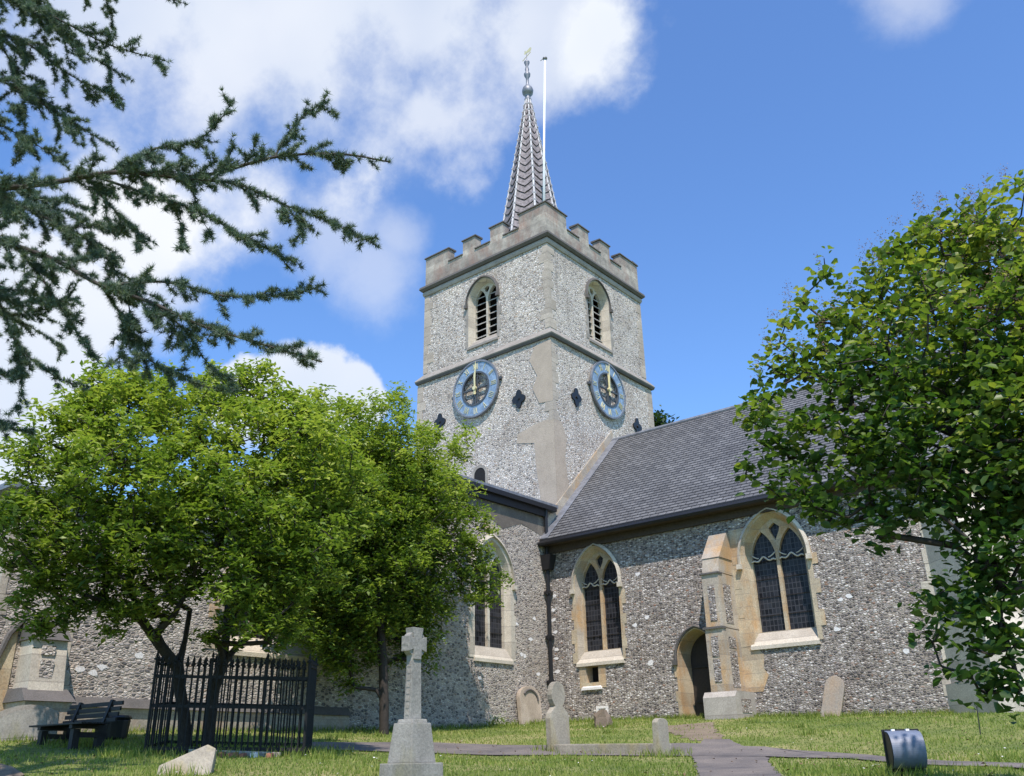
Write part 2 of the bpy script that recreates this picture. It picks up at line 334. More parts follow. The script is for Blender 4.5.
def thing(name, label, cat, loc=(0, 0, 0), group=None):
    o = bpy.data.objects.new(name, None); C.objects.link(o); o.location = loc; o['_w'] = tuple(float(q) for q in loc); o.empty_display_size = .3
    return tag(o, label, cat, group)
def arch(c, hw, zb, zs, rise, n=10):
    """pointed (or round when rise==hw) arch outline, anticlockwise from bottom left"""
    R = (hw*hw+rise*rise)/(2*hw); pts = [(c-hw, zb), (c+hw, zb), (c+hw, zs)]
    a1 = math.atan2(rise, R-hw)
    for i in range(1, n+1):
        a = a1*i/n; pts.append((c+hw-R+R*math.cos(a), zs+R*math.sin(a)))
    for i in range(n-1, -1, -1):
        a = a1*i/n; pts.append((c-hw+R-R*math.cos(a), zs+R*math.sin(a)))
    return pts
def archline(c, hw, zs, rise, drop=0, n=12):
    p = arch(c, hw, 0, zs, rise, n)[2:]
    return ([(c+hw, zs-drop)] if drop else [])+p+([(c-hw, zs-drop)] if drop else [])
# ------------------------------------------------------------------ terrain
ctrl = []
def cp_(px, py, r):
    d = ray(px, py); s = r/math.hypot(d[0], d[1]); ctrl.append(tuple(d*s))
for a in ((230, 757, 12.5), (410, 789, 9.3), (905, 775, 9), (558, 752, 15.5), (85, 750, 14), (25, 737, 16), (735, 776, 10.3), (512, 777, 10.3), (30, 775, 11),
          (1010, 768, 10.3), (860, 757, 13), (768, 749, 14.5), (640, 748, 15.5)): cp_(*a)
ctrl += [(-15.3, 20, .98), (-13, 20, .95), (-10.9, 20, .91), (-8.5, 20, .84), (-5.3, 20, .75), (-15.3, 17.1, .82), (-15.3, 15, .74), (-15.3, 12, .68), (-15.3, 8.3, .62), (-15.3, 6.4, .55),
         (-3, 18, .62), (0, 22, .7), (0, 0, -1.62), (-2, 2, -1.35), (3, 0, -1.7), (0, 5, -.95), (2, 8, -.4), (-5, 0, -1.15), (-8, 3, -.35), (-4, 4, -.95), (3, 14, .2), (-20, 0, .4), (-20, 28, 1.1), (-8, 30, 1.1), (-30, 15, 1.0)]
for k in range(12):
    a = 2*PI*k/12; ctrl.append((-8+70*math.cos(a), 10+70*math.sin(a), -1.0+2.2*math.sin(a+.5)))
ctrl = np.array(ctrl)
def phi(d2): return np.sqrt(d2+4.)
_D = ((ctrl[:, None, :2]-ctrl[None, :, :2])**2).sum(-1); _n = len(ctrl)
_A = np.zeros((_n+1, _n+1)); _A[:_n, :_n] = phi(_D); _A[:_n, _n] = 1; _A[_n, :_n] = 1
_A[:_n, :_n] += np.eye(_n)*-.02
_c = np.linalg.solve(_A, np.append(ctrl[:, 2], 0))
def g(x, y):
    x = np.asarray(x, float); y = np.asarray(y, float)
    r = np.hypot(x+8, y-10); k = np.minimum(1, 70/np.maximum(r, 1e-6)); xx = -8+(x+8)*k; yy = 10+(y-10)*k
    d2 = (xx[..., None]-ctrl[:, 0])**2+(yy[..., None]-ctrl[:, 1])**2
    return phi(d2)@_c[:_n]+_c[_n]
def gf(x, y): return float(g(np.array([x]), np.array([y]))[0])
def gp(px, py):
    """where the view ray meets the ground, as a world point"""
    d = ray(px, py); d = d/math.hypot(d[0], d[1]); r = np.arange(4, 40, .02)
    f = d[2]*r-g(d[0]*r, d[1]*r); i = np.where(f < 0)[0]
    below = f < 0
    if below.any():
        k = int(np.argmax(below)); return d*r[k]
    k = int(np.argmin(f)); return d*r[k]
def pY(px, py, c): d = ray(px, py); return d*(c/d[1])
def pX(px, py, c): d = ray(px, py); return d*(c/d[0])
def pR(px, py, r): d = ray(px, py); return d*(r/math.hypot(d[0], d[1]))
nG = 240; tt = np.linspace(-1, 1, nG); sx = np.sinh(4.35*tt)*6
gx, gy = np.meshgrid(sx-8, sx+12, indexing='ij')
gz = g(gx.ravel(), gy.ravel())
gi = np.arange(nG*nG).reshape(nG, nG)
gfcs = np.stack([gi[:-1, :-1], gi[1:, :-1], gi[1:, 1:], gi[:-1, 1:]], -1).reshape(-1, 4)
go = fast('ground', np.stack([gx.ravel(), gy.ravel(), gz], -1), gfcs, LAWN); go['kind'] = 'structure'
for p in go.data.polygons: p.use_smooth = True
# paths
def sheet(name, left, right, m, off, n=120, k=10, wob=.018):
    def rs(pl):
        pl = np.array([(p[0], p[1]) for p in pl]); s = np.append(0, np.cumsum(np.linalg.norm(np.diff(pl, axis=0), axis=1))); t = np.linspace(0, s[-1], n)
        return np.stack([np.interp(t, s, pl[:, 0]), np.interp(t, s, pl[:, 1])], -1)
    a, b = rs(left), rs(right); r2 = np.random.default_rng(len(name))
    a += r2.normal(0, wob, a.shape); b += r2.normal(0, wob, b.shape)
    P = np.stack([a+(b-a)*t for t in np.linspace(0, 1, k)], 1).reshape(-1, 2); z = g(P[:, 0], P[:, 1])+off
    i = np.arange(n*k).reshape(n, k); fc = np.stack([i[:-1, :-1], i[1:, :-1], i[1:, 1:], i[:-1, 1:]], -1).reshape(-1, 4)
    o = fast(name, np.column_stack([P, z]), fc, m); o['kind'] = 'structure'
    for p in o.data.polygons: p.use_smooth = True
    return o, np.concatenate([a, b[::-1]])
def ext(p, q, t): return np.array(p)+(np.array(p)-np.array(q))*t
a0, a1 = gp(699, 776), gp(693, 757); b0, b1 = gp(784, 776), gp(766, 757)
cl, cpoly = sheet('path', [ext(a0, a1, 2.5), a0, a1, gp(703, 740)], [ext(b0, b1, 2.5), b0, b1, gp(728, 740)], TAR, .014)
hl, hpoly = sheet('path', [gp(300, 743), gp(430, 743), gp(560, 746), gp(690, 744), gp(762, 748), gp(860, 755.5), gp(1024, 765), ext(gp(1024, 765), gp(860, 755.5), 4)],
                  [gp(300, 750), gp(430, 754), gp(560, 756), gp(690, 757), gp(766, 757.5), gp(860, 759.5), gp(1024, 770), ext(gp(1024, 770), gp(860, 759.5), 4)], TAR, .017)
dl, dpoly = sheet('bare_earth', [gp(660, 727), gp(690, 741)], [np.array([-11.6, 19.9, 0]), np.array([-10.3, 19.9, 0])][::-1] if 0 else [gp(712, 722.5), gp(727, 741)], DIRT, .009, 20, 10, .06)
bl, bpoly = sheet('path', [gp(-60, 757), gp(0, 763), gp(30, 774), np.array([-5.5, .5, 0]), np.array([-5.0, -8, 0])], [gp(-60, 800), gp(-20, 800), gp(-10, 810), gp(-10, 830), np.array([-7.2, .2, 0]), np.array([-6.6, -8, 0])], DIRT, .012, 20, 8)
# ------------------------------------------------------------------ church
SW = lambda y0: (lambda u, z, d: (u, y0-d, z))     # wall facing south
EW = lambda x0: (lambda u, z, d: (x0+d, u, z))     # wall facing east
church = thing('church', 'flint and stone parish church with a battlemented clock tower and shingled spire', 'church', (-15.3, 20.0, .9))
def rect(u0, u1, z0, z1): return [(u0, z0), (u1, z0), (u1, z1), (u0, z1)]
def toothed(c, hw, zb, zs, rise, seed, step=.3, w0=.05, w1=.2, n=10):
    """outline of a dressed surround: jamb stones alternate long and short"""
    r = random.Random(seed); R = []; z = zb; k = 0
    base = arch(c, hw, zb, zs, rise, n)
    rt = []; lf = []
    while z < zs-.01:
        z2 = min(zs, z+step*r.uniform(.75, 1.25)); e = w1*r.uniform(.7, 1.1) if k % 2 else w0*r.uniform(.5, 1.3); e2 = w1*r.uniform(.7, 1.1) if (k+1) % 2 else w0*r.uniform(.5, 1.3)
        rt += [(c+hw+e, z), (c+hw+e, z2)]; lf += [(c-hw-e2, z), (c-hw-e2, z2)]; z = z2; k += 1
    crown = [(c+(u-c)*(hw+w0)/hw, zs+(zz-zs)*(rise+w0)/rise) for u, zz in base[3:-1]]
    return rt+crown+lf[::-1]
# --- generic traceried window
def window(P, c, hw, zb, zs, rise, surr, m_sur, m_rev, rd, splay, lights=2, sill_m=None, hood=True, seed=1, mull_m=None, cusp=True, louv=False, label=None, glass=GLASS, sill_h=.28, hoodm=None, w1=.2):
    """returns the hole outline; builds the window part with its sub-parts"""
    O = arch(c, hw, zb, zs, rise)
    mb = MB(); tz = toothed(c, hw+surr, zb-.02, zs, rise+surr, seed, w1=w1)
    mb.poly(P, tz, [O], .014, -.03, back=False)
    hw2 = hw-splay; k = hw2/hw; zb2 = zb+(.26 if sill_h else .0)
    I = arch(c, hw2, zb2, zs, rise*k)
    mb2 = MB().strip(P, O, .014, I, -rd)
    w_ = obj('window', mb, m_sur, church)
    if label: w_['label'] = label
    obj('reveal', mb2, m_rev, w_)
    mu = .085; lw = (2*hw2-mu*(lights-1)-.07)/lights; holes = []; cs = []
    for i in range(lights):
        lc = c-hw2+.035+lw/2+i*(lw+mu); cs.append(lc)
        if lights == 2:
            Rm = (hw2*hw2+(rise*k)**2)/(2*hw2); hl = lw/2; holes.append(arch(lc, hl, zb2+.03, zs, math.sqrt(max(.01, Rm*Rm-(Rm-hl)**2))*.93, 8))
        else: holes.append(arch(lc, lw/2, zb2+.03, zs+rise*k*(.5 if i == 1 else .05), lw*.72, 8))
    top = zs+rise*k
    if lights == 2:
        zl = zs+math.sqrt(max(.01, Rm*Rm-(Rm-lw/2)**2))*.93
        zq0 = zs+(zl-zs)*.62; zq1 = top-.1; zm = (zq0*.35+zq1*.65)
        holes.append([(c, zq0), (c+.09*hw2/.58, zm-.08), (c+.115*hw2/.58, zm+.03), (c, zq1), (c-.115*hw2/.58, zm+.03), (c-.09*hw2/.58, zm-.08)])
    tr = MB().poly(P, I, holes, -rd+.0, -rd-.12)
    obj('tracery', tr, mull_m or m_rev, w_)
    if louv:
        lv = MB(); z = zb2+.12; nz = 7; st = (zs+.2-z)/(nz-1)
        for i in range(nz):
            for lc in cs:
                zc = z+st*i
                q = [P(lc-lw/2, zc, -rd-.04), P(lc+lw/2, zc, -rd-.04), P(lc+lw/2, zc+.2, -rd-.32), P(lc-lw/2, zc+.2, -rd-.32)]
                lv.hexa(q, [(a[0], a[1], a[2]+.035) for a in q])
        obj('louvre', lv, LOUV, w_)
        obj('dark_opening', MB().poly(P, I, [], -rd-.36), VOID, w_)
    else:
        obj('glass', MB().poly(P, [(c+(u-c)*1.0, z) for u, z in I], [], -rd-.09), glass, w_)
    if cusp:
        cb = MB()
        for lc in cs:
            zc = zs-.02
            a = [P(lc+lw/2*t, zc+zf, -rd+.02) for t, zf in [(t_, .11*math.exp(-(t_/.3)**2)+.035*math.exp(-((abs(t_)-.78)/.18)**2)-.035) for t_ in np.linspace(-1, 1, 21)]]
            cb.tube(a, .02, 6)
            [cb.tube([P(lc+sg*lw*(.2+.3*q_), zc+.05+.1*q_**1.6, -rd+.02) for q_ in np.linspace(0, 1, 6)], .015, 5) for sg in (-1, 1)]
        obj('cusping', cb, LIME_P, w_, smooth=True)
    if not louv and sill_h:
        sb = MB()   # saddle bars
        for lc in cs:
            z = zb2+.4
            while z < zs: sb.tube([P(lc-lw/2, z, -rd-.075), P(lc+lw/2, z, -rd-.075)], .008, 4); z += .42
        obj('saddle_bar', sb, IRON, w_)
    if sill_m:
        s = MB(); e = .04
        lo = [P(c-hw-e, zb-.11, .05), P(c+hw+e, zb-.11, .05), P(c+hw+e, zb-.11, -rd-.1), P(c-hw-e, zb-.11, -rd-.1)]
        hi = [P(c-hw-e, zb-.03, .05), P(c+hw+e, zb-.03, .05), P(c+hw-splay+.02, zb2+.015, -rd+.01), P(c-hw+splay-.02, zb2+.015, -rd+.01)]
        s.hexa(lo, hi); obj('sill', s, sill_m, w_)
    if hood:
        h = MB(); ln = archline(c, hw+surr*.75, zs, rise+surr*.75, .12, 14)
        ln2 = [(c+(u-c)*(1+.07/(hw+surr)), z if z <= zs else zs+(z-zs)*(1+.08/(rise+surr))) for u, z in ln]
        prof = [(ln, .012), (ln, .085), (ln2, .05), (ln2, .012)]; n = len(ln)
        h.add([P(u, z, d) for l, d in prof for u, z in l], [(a*n+i, a*n+i+1, ((a+1) % 4)*n+i+1, ((a+1) % 4)*n+i) for a in range(4) for i in range(n-1)])
        for sg in (-1, 1):
            u = c+sg*(hw+surr*.75+.03); q = P(u, zs-.15, .06); h.obox(q, ((1, 0, 0), (0, 1, 0), (0, 0, 1)), .055, .055, .06)
        obj('hood_mould', h, hoodm or LIME, w_)
    return O
# --- tower: lower stage, upper stage, parapet
TX0, TX1, TY0, TY1 = -21.28, -15.32, 20.62, 26.62
UX0, UX1, UY0, UY1 = -21.14, -15.42, 20.74, 26.5
Z2, Z1, ZT = 12.62, 16.34, 17.74
tw = MB()
for P, a, b in ((SW(TY0), TX0, TX1), (EW(TX1), TY0, TY1)): tw.poly(P, rect(a, b, 0, Z2), [], 0)
tw.box(TX0, TX1-.3, TY0+.3, TY1, 0, Z2-.001)
bS = arch(-18.3, .66, 13.3, 15.02, .74); bE = arch(23.62, .66, 13.3, 15.02, .74)
tw.poly(SW(UY0), rect(UX0, UX1, Z2, Z1), [bS], 0); tw.poly(EW(UX1), rect(UY0, UY1, Z2, Z1), [bE], 0)
tw.poly(EW(UX0), rect(UY0, UY1, Z2, Z1), [], 0); tw.poly(SW(UY1), rect(UX0, UX1, Z2, Z1), [], 0)
obj('tower_wall', tw, FL_T, church)
for P, c in ((SW(UY0), -18.3), (EW(UX1), 23.62)):
    window(P, c, .66, 13.3, 15.02, .74, .06, GREYST, LIME_P, .24, .07, louv=True, cusp=False, mull_m=LIME_P, sill_m=GREYST, seed=int(c)+50, hoodm=DRIP, w1=.12)
def ringcourse(x0, x1, y0, y1, prof):   # mould carried round the tower; prof = [(out, z)]
    mb = MB(); n = len(prof); vs = []
    for o, z in prof: vs += [(x0-o, y0-o, z), (x1+o, y0-o, z), (x1+o, y1+o, z), (x0-o, y1+o, z)]
    return mb.add(vs, [(a*4+i, a*4+(i+1) % 4, (a+1) % n*4+(i+1) % 4, (a+1) % n*4+i) for a in range(n) for i in range(4)])
obj('string_course', ringcourse(UX0, UX1, UY0, UY1, [(-.1, Z2-.06), (.20, Z2-.06), (.225, Z2-.02), (.20, Z2+.03), (.01, Z2+.26), (-.1, Z2+.26)]), GREYST, church)
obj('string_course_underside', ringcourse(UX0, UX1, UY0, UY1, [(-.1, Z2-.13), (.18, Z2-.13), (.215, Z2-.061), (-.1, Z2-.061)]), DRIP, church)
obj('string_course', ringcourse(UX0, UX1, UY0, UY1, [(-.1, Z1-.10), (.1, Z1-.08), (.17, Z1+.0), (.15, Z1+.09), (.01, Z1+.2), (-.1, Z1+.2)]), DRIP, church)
obj('string_course', ringcourse(UX0, UX1, UY0, UY1, [(-.1, Z1-.28), (.04, Z1-.28), (.07, Z1-.2), (.06, Z1-.101), (-.1, Z1-.101)]), GREYST, church)
zc = 17.16
pp = MB(); cope = MB()
def side(P, a, b, skip):
    l = b-a; cm, ce = 1.18, .72; mm = (l-2*cm-3*ce)/2
    segs = []; u = a
    for wd, t in ((cm, 1), (ce, 0), (mm, 1), (ce, 0), (mm, 1), (ce, 0), (cm, 1)): segs.append((u, u+wd, t)); u += wd
    ca, cb_2 = (a+.32, b-.32) if skip else (a, b)
    out = [(ca, Z1+.1), (cb_2, Z1+.1)]
    for u0, u1, t in segs[::-1]:
        z = ZT-.07 if t else zc-.05
        out += [(min(u1, cb_2), z), (max(u0, ca), z)]
    lo, hi = (0, -.32)
    pp.poly(P, out, [], lo, hi)
    for u0, u1, t in segs:
        z = ZT-.07 if t else zc-.05
        e = .045 if t else 0
        ua, ub = u0-e, u1+e
        if u0 == a: ua = u0+(.38 if skip else -.045)
        if abs(u1-b) < 1e-6: ub = u1+(-.38 if skip else .045)
        q = [P(ua, z+.002, .045), P(ub, z+.002, .045), P(ub, z+.002, -.37), P(ua, z+.002, -.37)]
        h = [P(ua, z+.05, .045), P(ub, z+.05, .045), P(ub, z+.1, -.16), P(ua, z+.1, -.16)]
        cope.hexa(q, [P(ua, z+.045, .04), P(ub, z+.045, .04), P(ub, z+.075, -.37), P(ua, z+.075, -.37)])
side(SW(UY0), UX0, UX1, 0); side(EW(UX1), UY0, UY1, 1)
side(lambda u, z, d: (u, UY1+d, z), UX0, UX1, 0); side(lambda u, z, d: (UX0-d, u, z), UY0, UY1, 1)
PARA = stone('parapet_stone', (.50, .46, .395), (.16, .148, .13), (.30, .20, .16), .56, bz=.26, dirt=.9)
obj('parapet', pp, PARA, church); obj('coping', cope, DRIP, church)
obj('tower_roof', MB().box(UX0+.2, UX1-.2, UY0+.2, UY1-.2, 16.3, 16.62), LEAD, church)
# quoins and render patches of the south-east corner
qb = MB(); r_ = random.Random(3)
def quoin_run(mb, xc, yc, z0, z1, sx_, sy_, w=(.28, .5), st=.33, d=.012):
    z = z0; k = 0
    while z < z1-.02:
        z2 = min(z1, z+st*r_.uniform(.85, 1.2)); a = r_.uniform(*w)*(1.25 if k % 2 else .75); b = r_.uniform(*w)*(.75 if k % 2 else 1.25)
        xs = sorted((xc-sx_*d*-1, xc-sx_*a)); ys = sorted((yc+sy_*d*-1, yc+sy_*b))
        mb.box(min(xc+sx_*d, xc-sx_*a), max(xc+sx_*d, xc-sx_*a), min(yc-sy_*d, yc+sy_*.1), max(yc-sy_*d, yc+sy_*.1), z+.004, z2-.004)
        mb.box(min(xc+sx_*(d-.001), xc-sx_*.1), max(xc+sx_*(d-.001), xc-sx_*.1), min(yc-sy_*(d-.001), yc+sy_*b), max(yc-sy_*(d-.001), yc+sy_*b), z+.005, z2-.005)
        z = z2; k += 1
quoin_run(qb, TX1, TY0, 9.7, Z2-.2, 1, 1, (.16, .3)); quoin_run(qb, UX1, UY0, Z2+.3, Z1-.3, 1, 1, (.14, .3))
obj('corner_quoins', qb, QUOIN, church)
qb = MB(); quoin_run(qb, UX0, UY0, Z2+.3, Z1-.3, -1, 1, (.2, .4)); quoin_run(qb, TX0, TY0, 7, Z2-.2, -1, 1, (.2, .4)); obj('corner_quoins', qb, QUOIN, church)
qb = MB(); quoin_run(qb, UX1, UY1, Z2+.3, Z1-.3, 1, -1, (.15, .35)); quoin_run(qb, TX1, TY1, 7, Z2-.2, 1, -1, (.2, .4)); obj('corner_quoins', qb, QUOIN, church)
rp = MB()
rp.poly(SW(TY0), [(TX1+.008, 6.5), (TX1+.008, 9.75), (-15.95, 9.72), (-16.75, 9.55), (-16.8, 9.25), (-16.1, 9.1), (-16.05, 8.2), (-15.9, 7.2), (-15.95, 6.5)][::-1], [], .010)
rp.poly(EW(TX1), [(TY0-.008, 6.5), (TY0-.008, 9.75), (21.0, 9.7), (21.25, 9.2), (21.1, 8.6), (21.2, 7.9), (21.35, 7.2), (21.2, 6.5)], [], .010)
rp.poly(SW(TY0), [(TX1+.006, 10.3), (-15.85, 10.35), (-16.1, 10.9), (-15.9, 11.3), (-16.2, 11.9), (-15.95, 12.35), (TX1+.006, 12.4)], [], .017)
obj('render_patch', rp, RENDER, church)
# clocks
def clock(P, c, z, lab):
    def circ(r, n=48, ph=0): return [(c+r*math.cos(2*PI*i/n+ph), z+r*math.sin(2*PI*i/n+ph)) for i in range(n)]
    R, r = 1.0, .58
    k = obj('clock', MB().poly(P, circ(R-.03), [circ(r)], .10, .06), BLUE, church); k['label'] = lab
    rim = MB(); rim.poly(P, circ(R+.01), [circ(R-.045)], .13, .05); obj('rim', rim, LEAD, k)
    it = MB(); it.poly(P, circ(r+.03), [circ(r-.03)], .12, .07)
    # inner open tracery: four loops and a cross
    for a in range(6):
        t = 2*PI*a/6+PI/6; cu, cz = c+.32*math.cos(t), z+.32*math.sin(t)
        it.tube([P(cu+.19*math.cos(b), cz+.15*math.sin(b), .085) for b in np.linspace(0, 2*PI, 15)], .014, 5, False)
    for a in (0, 1):
        t = PI/2*a; it.bar(P(c-r*math.cos(t), z-r*math.sin(t), .085), P(c+r*math.cos(t), z+r*math.sin(t), .085), .05)
    for sg in (-1, 1): it.bar(P(c+sg*.09, z-r*.97, .09), P(c+sg*.09, z+r*.97, .09), .028)
    it.bar(P(c-R-.1, z-.06, .05), P(c-R+.06, z-.06, .05), .09); it.bar(P(c+R-.06, z+.1, .05), P(c+R+.1, z+.1, .05), .09)
    for t in (.5, 2.6, 3.9, 5.3): it.bar(P(c+r*math.cos(t), z+r*math.sin(t), .0), P(c+r*math.cos(t), z+r*math.sin(t), .1), .05)
    obj('tracery', it, TRAC, k)
    nm = MB(); num = ['XII', 'I', 'II', 'III', 'IIII', 'V', 'VI', 'VII', 'VIII', 'IX', 'X', 'XI']; wid = {'I': .055, 'V': .12, 'X': .12}
    for h, s in enumerate(num):
        a = PI/2-2*PI*h/12; ru = np.array([math.cos(a), math.sin(a)]); tu = np.array([math.sin(a), -math.cos(a)])
        W = sum(wid[q] for q in s); t = -W/2; r0, r1 = .69, .90
        def Q(tt_, rr_): v = np.array([c, z])+tu*tt_+ru*rr_; return P(v[0], v[1], .108)
        for q in s:
            m_ = t+wid[q]/2
            if q == 'I': nm.bar(Q(m_, r0), Q(m_, r1), .022, .012)
            if q == 'V': nm.bar(Q(m_-.045, r1), Q(m_, r0), .026, .012); nm.bar(Q(m_+.045, r1), Q(m_, r0), .016, .012)
            if q == 'X': nm.bar(Q(m_-.045, r1), Q(m_+.045, r0), .026, .012); nm.bar(Q(m_+.045, r1), Q(m_-.045, r0), .016, .012)
            t += wid[q]
    for i in range(60):
        a = 2*PI*i/60; nm.bar(P(c+.945*math.cos(a), z+.945*math.sin(a), .106), P(c+.975*math.cos(a), z+.975*math.sin(a), .106), .02, .012)
    obj('numerals', nm, GOLD, k)
    mh = MB(); hh = MB()
    def hand(mb, ang, l, wd, d):
        ax = np.array([math.sin(ang), math.cos(ang)]); px_ = np.array([ax[1], -ax[0]]); cc = np.array([c, z])
        pts = [cc-ax*.22-px_*wd*.5, cc-ax*.22+px_*wd*.5, cc+px_*wd*.5, cc+ax*l*.8+px_*wd*.45, cc+ax*l, cc+ax*l*.8-px_*wd*.45, cc-px_*wd*.5]
        mb.poly(P, [tuple(q) for q in pts], [], d, d-.015)
    hand(mh, math.radians(3), .97, .05, .17); hand(hh, math.radians(-2), .6, .07, .15)
    mh.poly(P, [(c+.07*math.cos(t), z+.07*math.sin(t)) for t in np.linspace(0, 2*PI, 13)[:-1]], [], .19, .1)
    obj('minute_hand', mh, GOLD, k); obj('hour_hand', hh, GOLD, k)
clock(SW(TY0), -18.44, 11.55, 'blue skeleton dial on the south face'); clock(EW(TX1), 23.62, 11.55, 'blue skeleton dial on the east face')
# quatrefoil pattress plates of the tie rods
def plate(P, c, z):
    mb = MB(); pts = []
    for i in range(40):
        a = 2*PI*i/40; rr = .17+.11*abs(math.cos(2*a))**1.6*(1 if True else 0); pts.append((c+rr*math.sin(a)*.95, z+rr*math.cos(a)*1.15))
    mb.poly(P, pts, [], .05, .0); mb.poly(P, [(c+.05*math.cos(t), z+.05*math.sin(t)) for t in np.linspace(0, 2*PI, 9)[:-1]], [], .09, .05)
    obj('tie_plate', mb, IRON, church)
for c, z in ((-16.66, 10.71), (-20.15, 10.81)): plate(SW(TY0), c, z)
for c, z in ((21.83, 10.76), (25.43, 10.74)): plate(EW(TX1), c, z)
sw_ = obj('small_window', MB().poly(SW(TY0), arch(-18.35, .34, 7.6, 8.55, .34), [arch(-18.35, .24, 7.7, 8.55, .24)], .02, -.02), GREYST, church)
obj('glass', MB().poly(SW(TY0), arch(-18.35, .24, 7.7, 8.55, .24), [], .008), VOID, sw_)
# spire
CX, CY = -18.25, 23.62; SB, SA = 16.6, 25.9; RB = 1.52
def srad(z): return RB*(SA-z)/(SA-SB)+.03
sp = MB(); hips = MB()
sp.tube_z((CX, CY, 0), [(SB, srad(SB)*.97), (25.5, srad(25.5)*.97)], 8)
rows = 25
for fce in range(8):
    a0_, a1_ = 2*PI*fce/8, 2*PI*(fce+1)/8
    am = (a0_+a1_)/2; nrm = np.array([math.cos(am), math.sin(am), .16])
    for i in range(rows):
        z0 = SB+(25.5-SB)*i/rows; z1 = SB+(25.5-SB)*(i+1)/rows
        def pt(t, z, o):  # t from 0 to 1 across the face
            r = srad(z); A = np.array([math.cos(a0_), math.sin(a0_)])*r; B = np.array([math.cos(a1_), math.sin(a1_)])*r
            q = A+(B-A)*t; return (CX+q[0]+nrm[0]*o, CY+q[1]+nrm[1]*o, z)
        dz = (z1-z0)
        n = 6; ts = np.linspace(.06, .94, n+1)
        low = [pt(t, z0-dz*.75*(1-abs(2*t-1))**.8+.03, .05) for t in ts]; hi = [pt(t, z1-dz*.75*(1-abs(2*t-1))**.8-.0, .008) for t in ts]; lowb = [pt(t, z0-dz*.75*(1-abs(2*t-1))**.8+.03, .005) for t in ts]
        sp.add(low+hi+lowb, [(k, k+1, n+1+k+1, n+1+k) for k in range(n)]+[(2*(n+1)+k, 2*(n+1)+k+1, k+1, k) for k in range(n)])
    def hp(z): r = srad(z)*1.02; return (CX+math.cos(a0_)*r, CY+math.sin(a0_)*r, z)
    hips.tube([hp(SB), hp(25.5)], [.055, .035], 6)
    for i in range(rows):
        z = SB+(25.5-SB)*(i+.1)/rows; q = np.array(hp(z)); hips.obox(q, ((1, 0, 0), (0, 1, 0), (0, 0, 1)), .05, .05, .025)
spire = obj('spire', sp, SPIREM, church); obj('hip_roll', hips, SPIREE, spire)
fin = MB(); fin.lathe((CX, CY, 0), [(25.35, .10), (25.5, .15), (25.6, .11), (25.72, .13), (25.8, .22), (25.95, .24), (26.1, .2), (26.2, .1), (26.35, .06), (26.6, .06), (26.75, .13), (26.85, .14), (26.95, .06), (27.1, .09), (27.25, .05), (27.45, .12), (27.5, .12), (27.52, .02), (28.0, .012)], 12)
obj('finial', fin, LEAD, spire, True)
vn = MB(); vn.add([(CX-.02, CY-.0, 27.95), (CX+.28, CY-.08, 27.86), (CX+.36, CY-.1, 27.98), (CX+.26, CY-.07, 28.1), (CX-.02, CY, 28.08), (CX-.1, CY+.02, 28.2), (CX-.16, CY+.03, 28.0)], [(0, 1, 2, 3, 4, 5, 6)]); vn.bar((CX-.3, CY+.1, 27.8), (CX+.3, CY-.1, 27.8), .02)
obj('weathervane', vn, GOLD, spire)
fp = thing('flagpole', 'tall white flagpole rising from the tower roof beside the spire', 'flagpole', (-15.95, 21.3, 16.62))
obj('pole', MB().tube([(-15.95, 21.3, 16.62), (-15.85, 21.37, 20.5), (-15.72, 21.48, 24.62)], [.05, .043, .036], 10), POLEW, fp, True)
obj('truck_cap', MB().lathe((-15.72, 21.48, 24.6), [(0, .05), (.03, .09), (.07, .09), (.1, .02)], 10).tube([(-15.95, 21.5, 24.69), (-15.65, 21.45, 24.69)], .012, 5), LEAD, fp)
# --- chancel
CYS, CYN, CE = 20.0, 27.6, -4.72
RID = 23.8; ZE, ZR = 5.775, 9.82; EY = 19.692
slope = (ZR-ZE)/(RID-EY)
P = SW(CYS); holes = []
WC1, WC2 = -13.66, -8.62
holes.append(window(P, WC1, .70, 2.42, 4.42, .98, .05, OCHRE, LIME, .20, .07, sill_m=LIME_P, seed=4, mull_m=OCHRE, hoodm=LIME_P, w1=.13))
holes.append(window(P, WC2, .78, 2.42, 4.38, 1.06, .07, OCHRE, OCHRE, .22, .09, sill_m=LIME_P, seed=9, mull_m=OCHRE, hoodm=LIME_P, w1=.22))
# low side window
lo = rect(-14.14, -13.74, 1.9, 2.3); holes.append(lo)
lsw = obj('low_window', MB().poly(P, rect(-14.34, -13.52, 1.76, 2.305), [lo], .012, -.03, back=False), OCHRE, church)
obj('reveal', MB().strip(P, lo, .012, rect(-14.12, -13.76, 1.92, 2.3), -.3), OCHRE, lsw); obj('glass', MB().poly(P, rect(-14.14, -13.74, 1.9, 2.3), [], -.28), VOID, lsw)
obj('sill', MB().hexa([P(-14.3, 1.72, .05), P(-13.62, 1.72, .05), P(-13.7, 1.72, -.1), P(-14.2, 1.72, -.1)], [P(-14.26, 1.78, .05), P(-13.66, 1.78, .05), P(-13.74, 1.9, -.1), P(-14.14, 1.9, -.1)]), WHITE, lsw)
